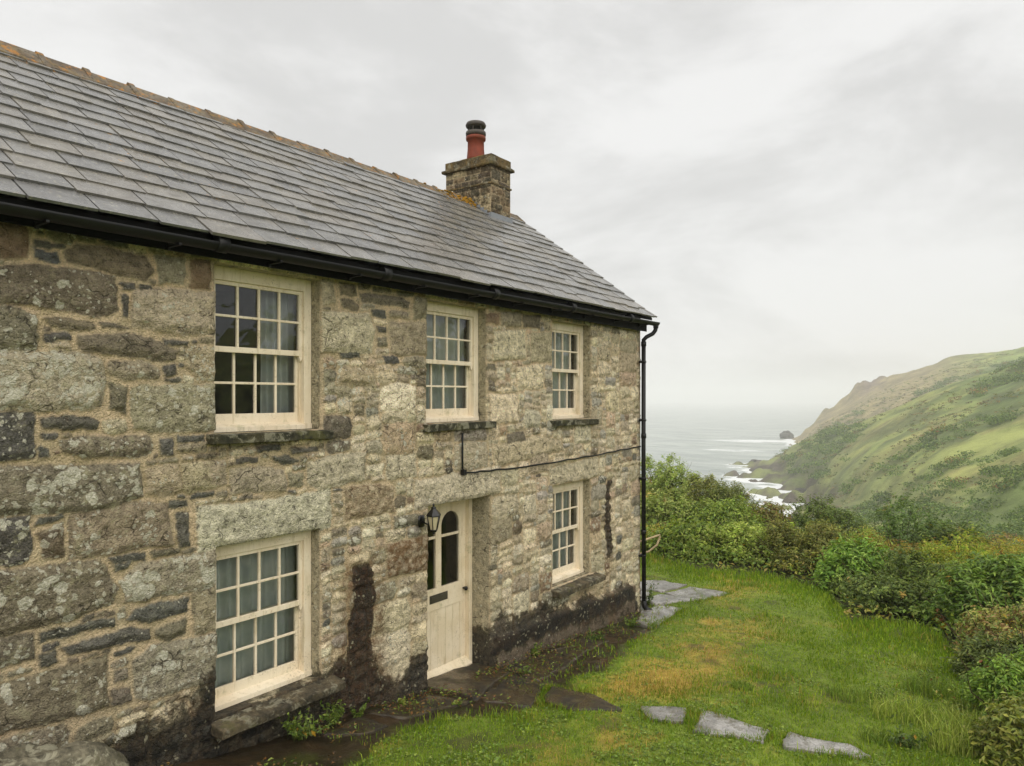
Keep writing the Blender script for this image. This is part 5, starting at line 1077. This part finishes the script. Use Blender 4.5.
# clover, daisies-leaf rosettes and moss mixed through the turf
n = 60000; az = RNG.uniform(-14, 37, n); r = np.exp(RNG.uniform(math.log(5.4), math.log(17), n)); x, y = pol(az, r); m_ = NZ.fbm(x*1.9+33, y*1.9, 4)
kp = (lawn_mask(x, y) > .6) & (r < np.interp(az, AT, EDGE)) & (m_ > .50+.1*RNG.random(n)) & (bare_mask(x, y) < .2) & ~((y > -.1) & (x < 11.9))
for P_ in slabs: kp &= ~inpoly(P_, x, y)
x, y = x[kp], y[kp]; n = len(x); lf = RNG.uniform(.012, .034, n); P = np.stack([x, y, Hat(x, y)+(NZ.fbm(x*1.1, y*1.1, 3)-.5)*.10+.02+.035*RNG.random(n)], 1); N = RNG.normal(0, .3, (n, 3)); N[:, 2] += 1
V, Fc, Cv = leaf_quads(P, N, lf*1.2, lf, colours('mid', n, .25)*.95)
tag(npmesh('clover', V, Fc, M['leaf'], None, {'col': Cv}), kind='stuff')
# separate tufts and weeds one can point to
def tuft(x, y, rad, n, hh, pal, name, label, cat, group, broad=False):
    z = float(Hat(x, y))
    a = RNG.uniform(0, 2*math.pi, n); q = np.sqrt(rnd(n))*rad; X = x+np.cos(a)*q; Y = y+np.sin(a)*q
    if broad:
        ns = max(n//16, 5); sa = RNG.uniform(0, 2*math.pi, ns); sq = np.sqrt(rnd(ns))*rad; lean = RNG.normal(0, .35, (ns, 2)); sh = hh*RNG.uniform(.35, 1.15, ns); si = RNG.integers(0, ns, n); tt = rnd(n)**.95
        P = np.stack([np.cos(sa[si])*sq[si]*tt+lean[si, 0]*sh[si]*tt, np.sin(sa[si])*sq[si]*tt+lean[si, 1]*sh[si]*tt, .01+sh[si]*tt**1.3], 1)+RNG.normal(0, .007, (n, 3)); P[:, 2] = np.maximum(P[:, 2], .008)
        N = RNG.normal(0, .55, (n, 3)); N[:, 2] += 1; lf = RNG.uniform(.022, .05, n)*(1.15-.45*tt); V, Fc, C = leaf_quads(P, N, lf*1.5, lf*.75, colours(pal, n, .25, .03)*.85); V2, F2, C2 = leaf_quads(np.stack([np.cos(sa)*sq*.5+lean[:, 0]*sh*.5, np.sin(sa)*sq*.5+lean[:, 1]*sh*.5, sh*.5], 1), np.stack([np.sin(sa), -np.cos(sa), np.zeros(ns)], 1), sh*1.1, np.full(ns, .006), colours(pal, ns, .2), 30.0); Fc = np.vstack([Fc, F2+len(V)]); V = np.vstack([V, V2]); C = np.vstack([C, C2]); mat = M['leaf']
    else:
        V, Fc, C = blades(X, Y, hh*RNG.uniform(.5, 1.1, n), .007+.004*rnd(n), colours(pal, n, .2), .9); V = V-np.array([x, y, z]); mat = M['grass']
    o = npmesh(name, V, Fc, mat, None, {'col': C}, loc=(x, y, z)); return tag(o, label, cat, group)
for px, py, rad, n, hh, pal, lab in ((300, 738, .22, 420, .24, 'mid', 'largest leafy green weed, under the ground floor window by its sill'), (333, 724, .13, 240, .26, 'mid', 'upright leafy weed at the right end of the large lower window sill'), (358, 717, .08, 70, .12, 'mid', 'small weed on the earth between the lower window and the black stain'),
        (402, 706, .07, 60, .10, 'light', 'small bright weed at the foot of the wall left of the door'), (455, 706, .09, 90, .06, 'light', 'low bright weed at the corner of the dark slab before the door'), (524, 676, .09, 90, .08, 'mid', 'pale weed growing between dark slabs right of the door'), (532, 655, .12, 130, .16, 'mid', 'weed with thin stems against the black plinth right of the door'),
        (596, 640, .16, 260, .08, 'dark', 'low weed on the earth under the right lower window'), (632, 626, .16, 280, .12, 'mid', 'weed on the earth near the downpipe foot'), (665, 611, .10, 110, .14, 'light', 'yellow-green weed beside the pale slabs right of the downpipe'), (655, 598, .13, 190, .38, 'dark', 'dark bushy weed standing behind the downpipe foot'), (78, 745, .06, 40, .10, 'light', 'tiny weed in the gap above the boulder')):
    x, y = gpt(px, py)
    if px < 100: x, y = 2.45, -.12
    if px == 655: x, y = 12.25, .10
    y = min(y, -.10) if x < 11.6 else y
    tuft(x, y, rad, n, hh, pal, 'weed', lab, 'weed', 'weeds at the foot of the wall', True)
for px, py, rad, n, hh, pal, lab in ((935, 690, .26, 420, .24, 'mid', 'leafy rank weed at the edge of the lawn under the brown bramble'), (962, 716, .26, 420, .30, 'light', 'pale leafy weed in the long grass, right of the stepping stones'), (905, 748, .22, 320, .20, 'dark', 'dark leafy weed in the long grass at the bottom, beyond the last stepping stone'), (985, 752, .28, 420, .30, 'mid', 'big leafy weed in the bottom right corner by the low bush'), (880, 700, .16, 220, .12, 'mid', 'low leafy weed in the lawn, left of the long grass')):
    x, y = gpt(px, py); tuft(x, y, rad, n, hh, pal, 'weed', lab, 'weed', 'rank weeds in the long grass', True)
for px, py, rad, n, hh, pal, lab in ((742, 690, .14, 500, .09, 'mid', 'dark green grass tuft alone in the middle of the dry lawn'), (955, 752, .26, 420, .36, 'light', 'long bright grass tuft at the bottom right corner'), (900, 720, .30, 420, .24, 'light', 'long grass tuft at the right end of the lawn beside the stepping stones'), (930, 695, .28, 420, .26, 'mid', 'tall grass tuft below the bramble at right'), (850, 700, .25, 360, .15, 'mid', 'middling grass tuft right of the dry turf'), (748, 586, .18, 260, .12, 'mid', 'dark grass tuft beside the far pale slabs'), (985, 715, .30, 420, .32, 'mid', 'tall grass tuft under the dark right hand shrub'), (962, 735, .2, 300, .30, 'light', 'pale long grass tuft, just left of the bottom right corner'), (880, 742, .18, 240, .16, 'mid', 'ragged grass tuft beyond the end of the farthest stepping stone'), (1005, 755, .25, 360, .34, 'mid', 'rank grass in the very bottom right corner'), (915, 668, .22, 260, .16, 'light', 'short pale tuft on the lawn below the big dark bush')):
    x, y = gpt(px, py); tuft(x, y, rad, n, hh, pal, 'grass_tuft', lab, 'grass tuft', 'separate tufts in the lawn')

# ------------------------------------------------------------------ air, light, sky, camera
b = MB(); b.box(-8650, 8650, -8650, 8650, SEA-22, 72); hz = b.build('haze'); tag(hz, kind='stuff')
k = NT('sea_haze'); pv = k.n('VolumePrincipled'); pv.inputs['Color'].default_value = (.97, .98, .98, 1); pv.inputs['Density'].default_value = HAZE; pv.inputs['Anisotropy'].default_value = .0; k.t.links.new(pv.outputs[0], k.out.inputs[1]); hz.data.materials.append(k.m)
SD = Vector((-.55, -.60, .90)).normalized(); el = math.asin(SD.z)
sl = bpy.data.lights.new('sun', 'SUN'); sl.energy = 1.5; sl.angle = math.radians(100); sl.color = (1, .955, .88); so = bpy.data.objects.new('sun', sl); COL.objects.link(so); so.rotation_euler = SD.to_track_quat('Z', 'Y').to_euler(); so.location = (0, -10, 20)
w = bpy.data.worlds.new('World'); SC.world = w; w.use_nodes = True; t = w.node_tree; t.nodes.clear()
def wn(tp, **kw):
    nd = t.nodes.new('ShaderNode'+tp)
    for a, v in kw.items(): setattr(nd, a, v)
    return nd
sky = wn('TexSky', sky_type='NISHITA', sun_disc=False); sky.sun_elevation = el; sky.sun_rotation = math.atan2(SD.x, SD.y); sky.air_density = 1.0; sky.dust_density = 3.0
tc = wn('TexCoord'); mp = wn('Mapping'); mp.inputs['Scale'].default_value = (1, 1, 2.6); t.links.new(tc.outputs['Generated'], mp.inputs[0])
nz1 = wn('TexNoise'); nz1.inputs['Scale'].default_value = 2.3; nz1.inputs['Detail'].default_value = 9; nz1.inputs['Roughness'].default_value = .60; nz1.inputs['Distortion'].default_value = .4; t.links.new(mp.outputs[0], nz1.inputs['Vector'])
rp = wn('ValToRGB'); rp.color_ramp.interpolation = 'EASE'; e0, e1 = rp.color_ramp.elements; e0.position = .36; e0.color = (5.75, 5.7, 5.6, 1); e1.position = .60; e1.color = (7.35, 7.3, 7.2, 1); t.links.new(nz1.outputs['Fac'], rp.inputs[0])
mx = wn('Mix', data_type='RGBA'); mx.inputs[0].default_value = .94; t.links.new(sky.outputs[0], mx.inputs[6]); t.links.new(rp.outputs[0], mx.inputs[7])
bg = wn('Background'); bg.inputs['Strength'].default_value = .070; t.links.new(mx.outputs[2], bg.inputs[0]); ow = wn('OutputWorld'); t.links.new(bg.outputs[0], ow.inputs[0])
cam = bpy.data.cameras.new('camera'); co = bpy.data.objects.new('camera', cam); COL.objects.link(co); co.location = (0, -CD, ZE); co.rotation_euler = (math.pi/2, 0, math.atan2(-CC, SN))
cam.sensor_width = 36; cam.lens = F/1024*36; cam.shift_y = (HY-383)/1024; cam.clip_start = .05; cam.clip_end = 30000; SC.camera = co
SC.view_settings.view_transform = 'Standard'; SC.view_settings.look = 'None'; SC.view_settings.exposure = EXPO; SC.view_settings.gamma = 1; SC.view_settings.use_curve_mapping = False
SC.cycles.max_bounces = 8; SC.cycles.diffuse_bounces = 3; SC.cycles.glossy_bounces = 3; SC.cycles.transparent_max_bounces = 12; SC.cycles.volume_bounces = 4; SC.cycles.use_denoising = True
